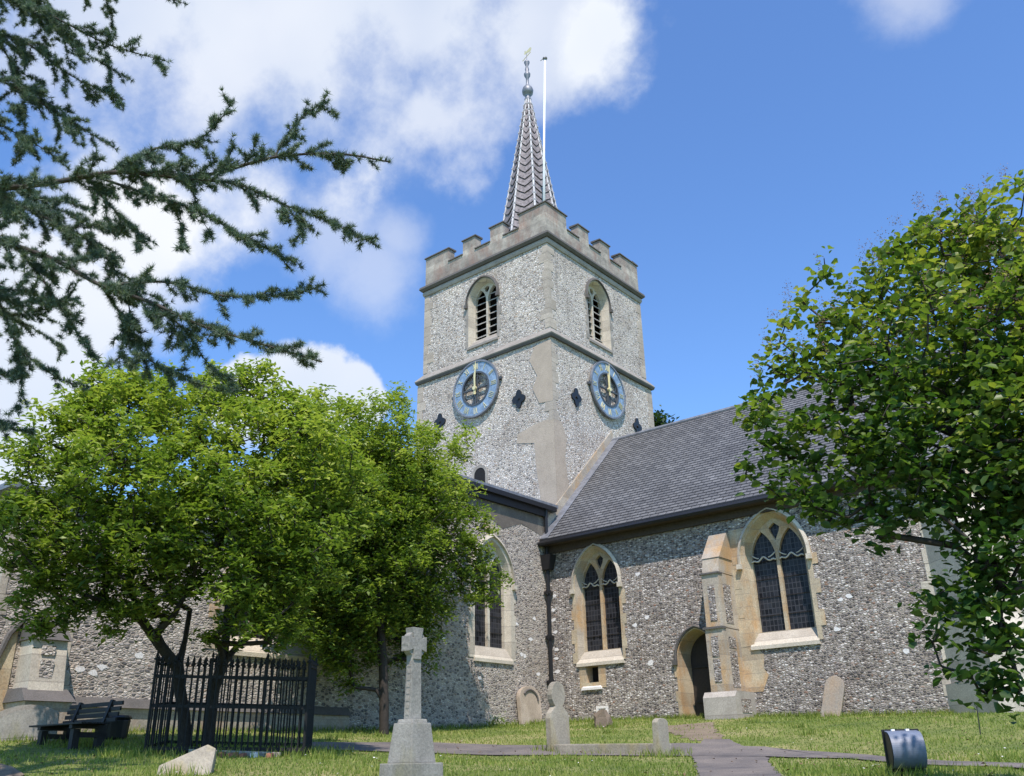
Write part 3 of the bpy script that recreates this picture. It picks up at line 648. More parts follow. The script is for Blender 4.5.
# priest's door
DC = -10.86; dO = arch(DC, .52, .6, 2.28, .66); holes.append(dO)
dr = obj('door', MB().poly(P, arch(DC, .5, .6, 2.28, .62), [], -.5, -.56), DOORW, church)
obj('reveal', MB().strip(P, dO, .014, arch(DC, .46, .6, 2.28, .6), -.5), OCHRE, dr)
obj('surround', MB().poly(P, toothed(DC, .56, .62, 2.28, .7, 5, w1=.1), [dO], .014, -.03, back=False), OCHRE, dr)
h = MB(); ln = archline(DC, .58, 2.28, .72, .05); h.tube([P(u, z, .03) for u, z in ln], .04, 6); h.obox(P(DC-.6, 2.2, .03), ((1, 0, 0), (0, 1, 0), (0, 0, 1)), .06, .05, .06); obj('hood_mould', h, DRIP, dr)
obj('hinge', MB().bar(P(DC-.4, 1.3, -.49), P(DC+.2, 1.3, -.49), .05).bar(P(DC-.4, 2.1, -.49), P(DC+.2, 2.1, -.49), .05), IRON, dr)
cw = MB(); cw.poly(P, rect(-15.3, CE, .2, 5.85), holes, 0)
eE = arch(23.8, 1.3, 2.6, 5.2, 1.9)
cw.poly(EW(CE), [(20.0, .2), (27.6, .2), (27.6, 5.85), (23.8, 9.6), (20.0, 5.85)], [eE], 0)
cw.poly(SW(CYN), rect(-15.3, CE, .2, 5.85), [], 0)
obj('chancel_wall', cw, FL_N, church)
window(EW(CE), 23.8, 1.3, 2.6, 5.2, 1.9, .12, LIME_P, LIME_P, .3, .1, lights=3, sill_m=LIME_P, seed=14, cusp=False)
# roof
def roofslab(mb, x0, x1, y0, z0, y1, z1, t=.1):
    mb.hexa([(x0, y0, z0-t), (x1, y0, z0-t), (x1, y1, z1-t), (x0, y1, z1-t)], [(x0, y0, z0), (x1, y0, z0), (x1, y1, z1), (x0, y1, z1)])
rf = MB(); XR = CE+.35
# slate courses: shallow overlapping steps up the slope
nc = 40
for sgn, ye in ((1, EY), (-1, 2*RID-EY)):
    for i in range(nc):
        t0, t1 = i/nc, (i+1.25)/nc; t1 = min(1, t1)
        ya, yb = ye+(RID-ye)*t0, ye+(RID-ye)*t1; za, zb_ = ZE+(ZR-ZE)*t0, ZE+(ZR-ZE)*t1
        rf.add([(-15.3, ya, za+.018), (XR, ya, za+.018), (XR, yb, zb_), (-15.3, yb, zb_), (-15.3, ya, za-.02), (XR, ya, za-.02)], [(0, 1, 2, 3), (4, 5, 1, 0)])
    roofslab(rf, -15.3, XR, ye, ZE-.022, RID, ZR-.022, .08)
roof = obj('roof', rf, SLATE, church)
obj('ridge_tile', MB().tube([(-15.3, RID, ZR-.03), (XR+.02, RID, ZR-.03)], .09, 8), LEAD, roof)
obj('soffit', MB().box(-15.3, XR, EY+.03, 20.0, 5.62, 5.70).box(-15.3, XR, 19.93, 19.997, 5.42, 5.62), plain('shade_brown_eaves_board', (.055, .042, .03), .8), roof)  # dark brown board on the wall carries the shade under the eaves
gt = MB(); gt.tube([(-15.35, EY-.05, 5.66), (XR, EY-.05, 5.66)], .065, 8); obj('gutter', gt, IRON, roof)
# verge flashing against the tower
vf = MB(); 
for a, b, wd in ((0, .14, .1),):
    vf.poly(EW(TX1), [(EY+.35, ZE+slope*.35+.05), (RID, ZR+.05), (RID, ZR+.34), (EY+.65, ZE+slope*.65+.38), (EY+.35, ZE+slope*.35+.34)], [], .03, 0)
obj('verge_fillet', vf, LIME, roof)
fl2 = MB(); fl2.hexa([(-15.3, EY, ZE+.03), (-15.02, EY, ZE+.03), (-15.02, RID, ZR+.03), (-15.3, RID, ZR+.03)], [(-15.3, EY, ZE+.05), (-15.02, EY, ZE+.045), (-15.02, RID, ZR+.045), (-15.3, RID, ZR+.05)]); obj('lead_flashing', fl2, LEAD, roof)
# south buttress by the door
def buttress(x0, x1, stages, yb=20.0):
    mb = MB()
    for (za, zb_, yf, yf2) in stages:   # front y at bottom and at top
        mb.hexa([(x0, yf, za), (x1, yf, za), (x1, yb, za), (x0, yb, za)], [(x0, yf, zb_), (x1, yf, zb_), (x1, yb, zb_), (x0, yb, zb_)] if yf2 is None else [(x0, yf2, zb_), (x1, yf2, zb_), (x1, yb, zb_), (x0, yb, zb_)])
    return mb
b = buttress(-10.13, -9.70, [(1.36, 2.78, 19.14, None), (2.8, 4.04, 19.22, None), (4.06, 4.42, 19.27, 19.35)])
bt = obj('buttress', b, LIME, church)
obj('cap', buttress(-10.15, -9.68, [(4.421, 5.08, 19.33, 19.84)]), LIME, bt)
obj('drip_course', MB().box(-10.17, -9.68, 19.1, 19.3, 2.76, 2.81).box(-10.17, -9.68, 19.18, 19.4, 4.02, 4.06), DRIP, bt)
obj('plinth', buttress(-10.29, -9.50, [(.3, 1.28, 19.03, None), (1.28, 1.4, 19.03, 19.13)]), stone('plinth_stone', (.46, .43, .38), (.24, .22, .19), None, dirt=.7, bz=.5), bt)
fpn = MB()
for z0, z1, y in ((1.6, 2.1, 19.128), (2.15, 2.6, 19.128), (2.95, 3.75, 19.208)): fpn.box(-10.0, -9.83, y, y+.02, z0, z1)
for z0, z1 in ((1.5, 2.3), (2.35, 2.6), (2.9, 3.8)): fpn.box(-9.715, -9.692, 19.4, 19.75, z0, z1)
fpn.box(-9.51, -9.488, 19.3, 19.75, .95, 1.24)
obj('flint_panel', fpn, FL_N, bt)
obj('ashlar_strip', MB().poly(P, [(-9.7, 1.4), (-9.7, 5.15), (-9.3, 5.15), (-9.33, 4.4), (-9.28, 3.4), (-9.36, 2.4), (-9.15, 2.2), (-9.2, 1.9), (-9.1, 1.75), (-9.28, 1.4)], [], .008), OCHRE, bt)
# diagonal buttress at the south-east corner
db = MB(); c0 = np.array([CE+.02, 20.0]); dn = np.array([.7071, -.7071]); ds = np.array([.7071, .7071])
def dbx(mb, l0, hwid, z0, z1, l1=None):
    l1 = l0 if l1 is None else l1
    q = lambda l, s, z: (*(c0+dn*l+ds*s), z)
    mb.hexa([q(-.5, -hwid, z0), q(l0, -hwid, z0), q(l0, hwid, z0), q(-.5, hwid, z0)], [q(-.5, -hwid, z1), q(l1, -hwid, z1), q(l1, hwid, z1), q(-.5, hwid, z1)])
dbx(db, 1.05, .42, .1, 2.2); dbx(db, 1.05, .42, 2.2, 2.6, .9); dbx(db, .9, .40, 2.6, 4.3); dbx(db, .9, .40, 4.3, 5.1, .3)
dbb = obj('buttress', db, LIME_P, church)
m_ = MB(); dbx(m_, 1.15, .5, .1, 1.15); dbx(m_, 1.15, .5, 1.15, 1.3, 1.06); obj('plinth', m_, LIME_P, dbb)
obj('quoins', (lambda mb: (quoin_run(mb, -5.1, 20.0, .8, 5.2, 1, 1, (.15, .35), d=.01), mb)[1])(MB()), LIME_P, dbb)
# --- south wing
XW = -15.3; PW = EW(XW); WT = 6.78
holesH = [window(PW, 17.66, .70, 2.45, 4.45, 1.0, .12, LIME_P, LIME_P, .14, .06, sill_m=LIME_P, seed=21, cusp=False, hoodm=LIME_P, w1=.12)]
ww = MB(); ww.poly(PW, rect(13.0, TY0, .1, WT), holesH, 0)
ww.poly(SW(13.0), rect(-26, XW, .1, WT), [], 0); ww.poly(EW(-26), rect(13, 20.62, .1, WT), [], 0); ww.poly(SW(20.62), rect(-26, -21.2, .1, WT), [], 0)
holesL = [window(PW, 11.0, 1.15, 2.1, 3.0, .85, .16, LIME, LIME, .25, .1, lights=3, sill_m=LIME_P, seed=31, cusp=False, w1=.2)]
WL = 4.3
ww.poly(PW, rect(5.8, 13.0, .1, WL), holesL, 0); ww.poly(SW(5.8), rect(-26, XW, .1, WL), [], 0); ww.poly(EW(-26), rect(5.8, 13, .1, WL), [], 0)
obj('south_wing_wall', ww, FL_W, church)
rl = MB(); rl.hexa([(-26.2, 12.8, WT+.16), (XW+.16, 12.8, WT+.02), (XW+.16, 20.42, WT+.02), (-26.2, 20.42, WT+.16)], [(-26.2, 12.8, WT+.3), (XW+.16, 12.8, WT+.12), (XW+.16, 20.42, WT+.12), (-26.2, 20.42, WT+.3)])
rl.hexa([(-26.2, 5.6, WL+.2), (XW+.15, 5.6, WL), (XW+.15, 12.98, WL), (-26.2, 12.98, WL+.2)], [(-26.2, 5.6, WL+.4), (XW+.15, 5.6, WL+.1), (XW+.15, 12.98, WL+.1), (-26.2, 12.98, WL+.4)])
wr = obj('wing_roof', rl, LEAD, church)
obj('gutter', MB().box(XW+.02, XW+.2, 12.85, 20.3, WT-.1, WT+.03).box(XW+.005, XW+.1, 12.9, 20.0, WT-.3, WT-.1), IRON, wr)  # lower black box stands in for the gutter's shadow on the wall
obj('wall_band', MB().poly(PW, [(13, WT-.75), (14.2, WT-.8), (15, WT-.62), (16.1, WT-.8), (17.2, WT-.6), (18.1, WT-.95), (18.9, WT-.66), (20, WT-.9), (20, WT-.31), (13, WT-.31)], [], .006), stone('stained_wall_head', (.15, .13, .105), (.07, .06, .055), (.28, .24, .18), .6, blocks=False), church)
# drainpipe in the inner corner
dp = obj('drainpipe', MB().tube([(XW+.13, 19.86, .9), (XW+.13, 19.86, 5.0)], .055, 8).tube([(XW+.13, 19.86, 5.3), (XW+.1, 19.9, 6.2), (XW+.1, 19.9, 6.7)], .05, 8), IRON, church)
obj('hopper', MB().hexa([(XW+.03, 19.76, 4.95), (XW+.24, 19.76, 4.95), (XW+.24, 19.97, 4.95), (XW+.03, 19.97, 4.95)], [(XW+.02, 19.68, 5.35), (XW+.36, 19.68, 5.35), (XW+.36, 19.98, 5.35), (XW+.02, 19.98, 5.35)]), IRON, dp)
for z in (1.95, 3.1, 4.3): obj('bracket', MB().box(XW+.02, XW+.2, 19.79, 19.97, z, z+.07).tube([(XW+.13, 19.86, z-.03), (XW+.13, 19.86, z+.1)], .075, 8), IRON, dp)
# buttress and plinth at the left end
lb = MB().hexa([(XW, 6.28, 1.1), (XW+.55, 6.28, 1.1), (XW+.55, 6.82, 1.1), (XW, 6.82, 1.1)], [(XW, 6.28, 1.93), (XW+.42, 6.28, 1.93), (XW+.42, 6.82, 1.93), (XW, 6.82, 1.93)])
lbt = obj('buttress', lb, LIME_P, church)
obj('cap', MB().hexa([(XW, 6.24, 1.93), (XW+.5, 6.24, 1.93), (XW+.5, 6.86, 1.93), (XW, 6.86, 1.93)], [(XW, 6.24, 2.33), (XW+.04, 6.24, 2.33), (XW+.04, 6.86, 2.33), (XW, 6.86, 2.33)]), DRIP, lbt)
obj('flint_panel', MB().box(XW+.46, XW+.512, 6.42, 6.62, 1.35, 1.62).box(XW+.45, XW+.487, 6.42, 6.62, 1.7, 1.84), FL_W, lbt)
obj('plinth', MB().hexa([(XW, 6.2, .3), (XW+.72, 6.2, .3), (XW+.72, 6.9, .3), (XW, 6.9, .3)], [(XW, 6.2, 1.0), (XW+.72, 6.2, 1.0), (XW+.72, 6.9, 1.0), (XW, 6.9, 1.0)]), LIME, lbt)
obj('plinth_weathering', MB().hexa([(XW, 6.16, 1.001), (XW+.78, 6.16, 1.001), (XW+.78, 6.94, 1.001), (XW, 6.94, 1.001)], [(XW, 6.2, 1.2), (XW+.5, 6.2, 1.2), (XW+.5, 6.9, 1.2), (XW, 6.9, 1.2)]), DRIP, lbt)
obj('plinth_course', MB().hexa([(XW, 6.945, .98), (XW+.16, 6.945, .98), (XW+.16, 13, .98), (XW, 13, .98)], [(XW, 6.945, 1.14), (XW+.04, 6.945, 1.14), (XW+.04, 13, 1.14), (XW, 13, 1.14)]), DRIP, church)
obj('plinth', MB().box(XW, XW+.09, 6.95, 13, .1, .98), stone('plinth_ashlar', (.42, .38, .31), (.2, .18, .15), (.38, .22, .12), .6, bz=.27), church)
sb_ = MB().poly(PW, [(5.8, .3), (6.2, .3), (6.2, 2.2), (6.05, 2.0), (5.92, 1.6), (5.86, 1.2), (5.8, .8)], [], .02)
obj('ochre_dressing', sb_, OCHRE, church)
obj('drip_mould', MB().tube([PW(u, z, .05) for u, z in ((6.27, 2.42), (6.22, 2.24), (6.06, 2.02), (5.94, 1.62), (5.88, 1.2), (5.84, .8))], .045, 6), DRIP, church)
qb = MB(); quoin_run(qb, XW, 5.8, 2.3, WL-.1, 1, 1, (.1, .2)); obj('corner_quoins', qb, QUOIN, church)
obj('pale_quoin', MB().poly(PW, [(6.93, 1.14), (7.15, 1.14), (7.13, 1.5), (7.06, 1.5), (7.08, 2.5), (6.9, 2.5)], [], .012), LIME_P, church)
# pale repair patches in the flintwork
def patches(P, spots, m, seed, name='repair_patch'):
    r = random.Random(seed); mb = MB()
    for u, z, s, t in spots:
        for k in range(max(1, int(s*9))):
            cu, cz = u+r.uniform(-1, 1)*s*.7, z+r.uniform(-1, 1)*t*.7; n = 9
            mb.poly(P, [(cu+(.035+.05*r.random())*1.3*math.cos(2*PI*i/n), cz+(.03+.035*r.random())*math.sin(2*PI*i/n)) for i in range(n)], [], .004+.0012*k)
    obj(name, mb, m, church)
def uv(px, py): q = pY(px, py, 20.0); return q[0], q[2]
def uw(px, py): q = pX(px, py, XW); return q[1], q[2]
patches(P, [(*uv(641, 621), .3, .12), (*uv(648, 664), .25, .1), (*uv(636, 573), .2, .05), (*uv(848, 598), .25, .1), (*uv(904, 650), .2, .12), (*uv(885, 534), .3, .12), (*uv(835, 628), .2, .1)], WHITE, 2)
patches(P, [(-15.12, z, .12, .1) for z in np.arange(1.9, 4.4, .33)], WHITE, 6)
patches(PW, [(*uw(482, 681), .22, .1), (*uw(535, 616), .16, .14), (*uw(530, 640), .22, .06), (*uw(522, 655), .3, .06), (*uw(540, 670), .1, .2), (*uw(516, 624), .2, .06), (*uw(90, 668), .4, .1), (*uw(135, 655), .2, .15), (*uw(440, 640), .2, .1)], WHITE, 8)
obj('stone_block', MB().poly(PW, [(18.02, 5.62), (18.0, 5.8), (17.4, 5.95), (17.3, 5.72), (17.6, 5.55)], [], .01), LIME, church)
q = uv(602, 711)
av = obj('air_vent', MB().poly(P, rect(q[0]-.17, q[0]+.2, q[1]-.1, q[1]+.12), [rect(q[0]-.1, q[0]+.13, q[1]-.05, q[1]+.06)], .02, 0), WHITE, church)
gm_ = MB()
for i in range(5): gm_.box(q[0]-.095+i*.05, q[0]-.075+i*.05, 19.99, 19.999, q[1]-.05, q[1]+.06)
obj('grating', gm_, WHITE, av)
q = uw(495, 719); av = obj('air_vent', MB().poly(PW, rect(q[0]-.2, q[0]+.2, q[1]-.12, q[1]+.1), [rect(q[0]-.1, q[0]+.1, q[1]-.07, q[1]+.04)], .02, 0), LIME_P, church)
# ------------------------------------------------------------------ gravestones
def slab_stone(name, label, outline, base, ax, thick, m, tilt=0, lean=0, group=None, cat='gravestone', panel=None, bev=.012):
    """outline in (u, z) metres, u along ax (angle in degrees); tilt leans in plane, lean tips it over its foot"""
    a = math.radians(ax); U = np.array([math.cos(a), math.sin(a), 0]); Wn = np.array([math.sin(a), -math.cos(a), 0]); Z = np.array([0, 0, 1.])
    t, l = math.radians(tilt), math.radians(lean)
    U2 = U*math.cos(t)+Z*math.sin(t); Z2_ = Z*math.cos(t)-U*math.sin(t); Z3 = Z2_*math.cos(l)-Wn*math.sin(l); W3 = Wn*math.cos(l)+Z2_*math.sin(l)
    B = np.array(base, float); Pf = lambda u, z, d: tuple(B+U2*u+Z3*z+W3*d)
    o = obj(name, MB().poly(Pf, outline, [], thick/2, -thick/2), m, None, loc=tuple(B), bevel=bev)
    tag(o, label, cat, group)
    if panel: obj('inscription_panel', MB().poly(Pf, panel, [], thick/2+.004), GREYST, o)
    return o, Pf
def onground(px, py, dz=0): q = gp(px, py); return (q[0], q[1], gf(q[0], q[1])+dz)
# keyhole headstone with kerbed ledger and footstone (its grave runs east)
B = pR(559, 751, 15.6); B[2] = gf(B[0], B[1])
kn = [(-.27, -.3), (.27, -.3), (.28, .5)]+[(.25, .58), (.17, .64), (.12, .68)]
kc = [(.20*math.sin(a), .86-.20*math.cos(a)*1.05) for a in np.linspace(.55, 2*PI-.55, 16)]
kn += kc+[(-u, z) for u, z in [(.12, .68), (.17, .64), (.25, .58)]]+[(-.28, .5)]
kn = [(u*.8, z) for u, z in kn]
slab_stone('headstone', 'keyhole-shaped grey headstone with a round head, at the end of a low ledger slab', kn, B, 84, .11, GRAVE, 1.5, 0)
B2 = np.array([B[0]+.12, B[1], 0])
lg = thing('ledger_stone', 'low flat grey ledger slab lying between the keyhole headstone and a short footstone', 'grave slab', (B2[0]+.9, B2[1]-.05, gf(B2[0]+.9, B2[1])))
zq = gf(B2[0]+.3, B2[1]); z9 = gf(B2[0]+1.8, B2[1]-.1)
obj('slab', MB().hexa([(B2[0]+.02, B2[1]-.33, zq-.2), (B2[0]+1.8, B2[1]-.42, z9-.2), (B2[0]+1.8, B2[1]+.28, z9-.2), (B2[0]+.02, B2[1]+.33, zq-.2)], [(B2[0]+.02, B2[1]-.33, zq+.12), (B2[0]+1.8, B2[1]-.42, z9+.14), (B2[0]+1.8, B2[1]+.28, z9+.14), (B2[0]+.02, B2[1]+.33, zq+.12)]), GRAVE, lg, bevel=.02)
B3 = pR(663, 767, 14.0); B3[2] = gf(B3[0], B3[1])
slab_stone('footstone', 'short round-topped grey footstone at the right end of the ledger slab', [(-.13, -.2), (.13, -.2), (.125, .44)]+[(.125*math.cos(a), .44+.07*math.sin(a)) for a in np.linspace(.2, PI-.2, 8)]+[(-.125, .44)], B3, 84, .10, GRAVE, -1, 0)
# stone against the wing wall
q = uw(526, 727); B4 = (XW+.16, q[0], gf(XW+.16, q[0]))
fo = [(-.42, -.2), (.42, -.2), (.42, .62)]+[(.42*math.cos(a), .62+.3*math.sin(a)) for a in np.linspace(.15, PI-.15, 12)]+[(-.42, .62)]
o4, Pf4 = slab_stone('headstone', 'ochre weathered headstone with a round arch, propped against the wall beside the drainpipe', fo, B4, 90, .12, stone('ochre_gravestone', (.40, .33, .25), (.22, .18, .14), (.50, .42, .33), .55, blocks=False), 0, 5)
obj('arch_moulding', MB().tube([Pf4(.3*math.cos(a), .55+.27*math.sin(a), .07) for a in np.linspace(0, PI*.8, 12)], .03, 5), DRIP, o4)
# leaning stone at the chancel wall
q = uv(838, 718); B5 = (q[0], 19.62, gf(q[0], 19.6))
o5, Pf5 = slab_stone('headstone', 'small arched headstone leaning to the right against the chancel wall, left of the floodlight', [(-.2, -.25), (.2, -.25), (.2, .6)]+[(.2*math.cos(a), .6+.24*math.sin(a)) for a in np.linspace(.2, PI-.2, 9)]+[(-.2, .6)], B5, 8, .1, stone('tan_gravestone', (.36, .31, .25), (.17, .145, .12), (.40, .28, .18), .5, blocks=False), -15, 6)
q = onground(604, 727)
r5 = random.Random(5); rk = MB(); rk.tube_z((q[0], q[1], q[2]-.1), [(0, .2), (.15, .24), (.33, .2), (.42, .08)], 7); rk.v = [(x+r5.uniform(-.05, .05), y+r5.uniform(-.05, .05), z+r5.uniform(-.04, .04)) for x, y, z in rk.v]
tag(obj('boulder', rk, BARK if 0 else stone('brown_rock', (.20, .155, .11), (.09, .07, .05), None, blocks=False), None, loc=(q[0], q[1], q[2])), 'rough brown boulder on the grass below the white wall vent', 'rock')
# large stone at the far left
q = pR(24, 738, 15.4); B6 = (q[0], q[1], gf(q[0], q[1]))
sg_ = [(-.42, -.2), (.42, -.2), (.42, .36)]+[(.42*t, .36+.12*(1-t*t)) for t in np.linspace(.9, -.9, 10)]+[(-.42, .36)]
o6, _ = slab_stone('headstone', 'wide pale headstone with shallow arched top, below the buttress at far left', sg_, B6, 62, .14, GREYST, 3, 0, panel=[(u*.78, (z-.0)*.86) for u, z in sg_ if z > 0]+[(-.32, .04), (.32, .04)])
o6.children[0].data.materials[0] = CROSS
# slanting slab near the railings
q = pR(186, 775, 10.6); B7 = (q[0], q[1], gf(q[0], q[1]))
slab_stone('fallen_gravestone', 'sloping mossy slab half sunk in the grass in front of the railings', [(-.28, -.3), (.24, -.3), (.27, .22), (.18, .27), (-.27, .04)], B7, 52, .2, GRAVE, 0, 30, cat='gravestone', bev=.025)
# stone cross
B8 = pR(411, 786, 9.4); bz = gf(B8[0], B8[1]); kx, ky = B8[0], B8[1]
kz = pR(411, 763, 9.4)[2]   # top of the bottom step
cr = thing('stone_cross', 'pale grey stone wheel cross on a tapered pedestal and stepped base', 'grave cross', (kx, ky, bz))
def frus(x, y, z0, z1, w0, w1): 
    return MB().hexa([(x-w0, y-w0, z0), (x+w0, y-w0, z0), (x+w0, y+w0, z0), (x-w0, y+w0, z0)], [(x-w1, y-w1, z1), (x+w1, y-w1, z1), (x+w1, y+w1, z1), (x-w1, y+w1, z1)])
obj('step', frus(kx, ky, bz-.3, kz, .225, .215), CROSS, cr, bevel=.012)
obj('pedestal', frus(kx, ky, kz, kz+.36, .165, .128), CROSS, cr, bevel=.01)
obj('collar', frus(kx, ky, kz+.36, kz+.395, .105, .098), CROSS, cr, bevel=.008)
s0 = kz+.395
obj('shaft', MB().hexa([(kx-.045, ky-.078, s0), (kx+.045, ky-.078, s0), (kx+.045, ky+.078, s0), (kx-.045, ky+.078, s0)], [(kx-.04, ky-.062, s0+.6), (kx+.04, ky-.062, s0+.6), (kx+.04, ky+.062, s0+.6), (kx-.04, ky+.062, s0+.6)]), CROSS, cr, bevel=.008)
pnl = MB()
for i in range(8): pnl.obox((kx, ky-.074+i*.0017, s0+.06+i*.065), ((1, 0, 0), (0, 1, 0), (0, 0, 1)), .022, .006, .024)
obj('knotwork_panel', pnl, GREYST, cr)
PC = lambda u, z, d: (kx+d, ky+u, s0+.6+z)
hd = MB(); crs = []
for k in range(4):
    a = PI/2*k; c_, s_ = math.cos(a), math.sin(a)
    for u, v in ((.05, .055), (.075, .17), (-.075, .17), (-.05, .055)): crs.append((-(u*c_+v*-s_)*1.0 if 0 else u*c_-v*s_, .11+u*s_+v*c_))
hd.poly(PC, [(.05, -.04), (.055, .055), (.125, .035), (.125, .185), (.055, .165), (.075, .27), (-.075, .27), (-.055, .165), (-.125, .185), (-.125, .035), (-.055, .055), (-.05, -.04)], [], .055, -.055)
obj('cross_head', hd, CROSS, cr, bevel=.007)
rg = MB(); rg.poly(PC, [(.128*math.cos(a), .11+.128*math.sin(a)) for a in np.linspace(0, 2*PI, 33)[:-1]], [[(.088*math.cos(a), .11+.088*math.sin(a)) for a in np.linspace(0, 2*PI, 33)[:-1]]], .04, -.04)
obj('ring', rg, CROSS, cr)
# ------------------------------------------------------------------ railings round the tree
ra = [pR(144, 757, 12.9), pR(303, 758, 12.6)]
u_ = (ra[1]-ra[0])[:2]; ul = np.linalg.norm(u_); u_ = u_/ul; v_ = np.array([-u_[1], u_[0]]); 
if v_@np.array([-.707, .707]) < 0: v_ = -v_
cn = [ra[0][:2], ra[1][:2], ra[1][:2]+v_*1.15, ra[0][:2]+v_*1.15]
zc_ = gf(*((cn[0]+cn[1])/2))
rail = thing('railings', 'black iron spear-topped railings enclosing the leafy tree', 'railings', (*((cn[0]+cn[2])/2), zc_))
sk = 0.03
def barmb(x, y, z0, h, main=False):
    mb = MB(); r = .020 if main else .0115
    mb.tube([(x, y, z0), (x+sk*.3*h, y, z0+h)], r, 6)
    t = (x+sk*.3*h, y, z0+h); mb.lathe((t[0], t[1], t[2]-.02), [(0, .006), (.01, .027 if not main else .038), (.03, .027 if not main else .038), (.045, .010), (.06, .018), (.075, .018), (.13, .002)], 6)
    return mb
for sidx, (p, q) in enumerate(zip(cn, cn[1:]+cn[:1])):
    l = np.linalg.norm(q-p); n = int(round(l/.078)) if sidx in (0, 2) else int(round(l/.13))
    for i in range(n):
        t = i/n; x, y = p+(q-p)*t; z = gf(x, y)-.03; main = i % 9 == 0
        obj('bar', barmb(x, y, z, 1.13+(.06 if main else (.0 if i % 2 else -.0)), main), IRONR, rail)
    for hgt in (.12, .62, .98):
        a, b_ = (*p, gf(*p)-.03+hgt), (*q, gf(*q)-.03+hgt); obj('rail', MB().bar(a, b_, .014, .04), IRONR, rail)
# kerb and rubble at the foot of the railings
kb = MB(); p, q = cn[0], cn[1]; f_ = -v_*.1
kb.hexa([(*(p+(q-p)*.28+f_), gf(*p)-.1), (*(p+(q-p)*.86+f_), gf(*q)-.1), (*(p+(q-p)*.86+f_*.2), gf(*q)-.1), (*(p+(q-p)*.28+f_*.2), gf(*p)-.1)],
        [(*(p+(q-p)*.28+f_), gf(*p)+.07), (*(p+(q-p)*.86+f_), gf(*q)+.06), (*(p+(q-p)*.86+f_*.2), gf(*q)+.06), (*(p+(q-p)*.28+f_*.2), gf(*p)+.07)])
tag(obj('kerb_stone', kb, GREYST, None, loc=(*(p+(q-p)*.5), gf(*p)), bevel=.01), 'long low grey kerbstone at the foot of the black railings', 'kerb')
r6 = random.Random(6)
for i, (t, mm, lab) in enumerate([(.50, BRICKM, 'leftmost'), (.57, BRICKM, ''), (.63, BRICKM, ''), (.70, WHITE, ''), (.80, BRICKM, '')]):
    x, y = p+(q-p)*t+f_*2.0; z = gf(x, y); s = r6.uniform(.05, .07); a = r6.random()*3
    mb = MB().obox((x, y, z+.02), ((math.cos(a), math.sin(a), .1), (-math.sin(a), math.cos(a), 0), (0, -.1, 1)), s, s*.6, s*.55)
    o = obj('brick' if mm is BRICKM else 'pale_rubble', mb, mm, None, loc=(x, y, z), bevel=.012)
    tag(o, ['broken red brick lying leftmost of the rubble in front of the railings', 'broken red brick lying second from the left in front of the railings', 'broken red brick just left of the white lump by the railings', 'white lump of stone among the broken bricks by the railings', 'broken red brick lying rightmost, past the white lump by the railings'][i], 'brick' if mm is BRICKM else 'rubble', 'broken bricks by the railings' if mm is BRICKM else None)
# ------------------------------------------------------------------ bench, bin
def bench():
    q = pR(80, 751, 14.6); z = gf(q[0], q[1]); an = math.radians(4)
    b = thing('park_bench', 'black slatted wooden bench on the grass beside the flint wall', 'bench', (q[0], q[1], z))
    U = np.array([math.cos(an), math.sin(an), 0]); V = np.array([math.sin(an), -math.cos(an), 0])  # V points to the front (south)
    W = lambda u, v, h: tuple(np.array([q[0], q[1], z])+(U*u+V*v)*.95+np.array([0, 0, h])*.66)
    ax = (U*.95, V*.95, (0, 0, .66)); HL = .70
    s = MB()
    for k in range(5): s.obox(W(0, .05+k*.09, .40), ax, HL, .038, .017)
    obj('seat', s, BENCHM, b, bevel=.005)
    s = MB()
    for k in range(4):
        h = .48+k*.11; s.obox(W(0, -.05-(h-.4)*.22, h), ax, HL, .014, .04)
    obj('backrest', s, BENCHM, b, bevel=.004)
    for u in (-.42, .42):
        obj('leg', MB().obox(W(u, .12, .19), ax, .045, .22, .05).obox(W(u, -.02, .12), ax, .045, .06, .2).obox(W(u, .36, .1), ax, .045, .05, .2).obox(W(u, .17, .345), ax, .04, .27, .037).bar(W(u, -.03, .35), W(u, -.15, .88), .06, .05), BENCHM, b)
bench()
q = pR(114, 743, 15.6); z = gf(q[0], q[1])
bn = thing('plastic_bin', 'squat black plastic bin behind the right end of the bench', 'bin', (q[0], q[1], z))
obj('body', MB().lathe((q[0], q[1], z), [(-.02, .15), (.02, .17), (.12, .18), (.26, .195), (.28, .18)], 14), PLAST, bn, bevel=.01)
obj('lid', MB().lathe((q[0], q[1], z), [(.281, .205), (.30, .21), (.33, .18), (.34, .1)], 14), PLAST, bn)
# ------------------------------------------------------------------ floodlight
q = pR(906, 773, 9.0); z = gf(q[0], q[1]); ctr = pR(906, 750, 9.0)
fl = thing('floodlight', 'blue grey drum-backed floodlight on short legs in the lawn', 'floodlight', (q[0], q[1], z))
an = math.radians(8+0); U = np.array([M[0][0], M[0][1], 0]); U /= np.linalg.norm(U); a_ = math.radians(-10); U = np.array([U[0]*math.cos(a_)-U[1]*math.sin(a_), U[0]*math.sin(a_)+U[1]*math.cos(a_), 0])
V = np.array([-U[1], U[0], 0])    # away from camera, to the church
W = lambda u, v, h: tuple(np.array([ctr[0], ctr[1], ctr[2]])+U*u+V*v+np.array([0, 0, h]))
prof = [(.10, .16)]+[(.0-.155*math.sin(t)+.02, .15*math.cos(t)) for t in np.linspace(.0, PI*.93, 26)]+[(.10, -.15)]
n = len(prof); hwf = .135
sh = MB(); sh.add([W(-hwf, v, h) for v, h in prof]+[W(hwf, v, h) for v, h in prof], [(i, i+1, n+i+1, n+i) for i in range(n-1)]+[tuple(range(n))[::-1], tuple(range(n, 2*n))]+[(n-1, 0, n, 2*n-1)])
obj('housing', sh, FLOODM, fl, bevel=.004)
rm = MB()
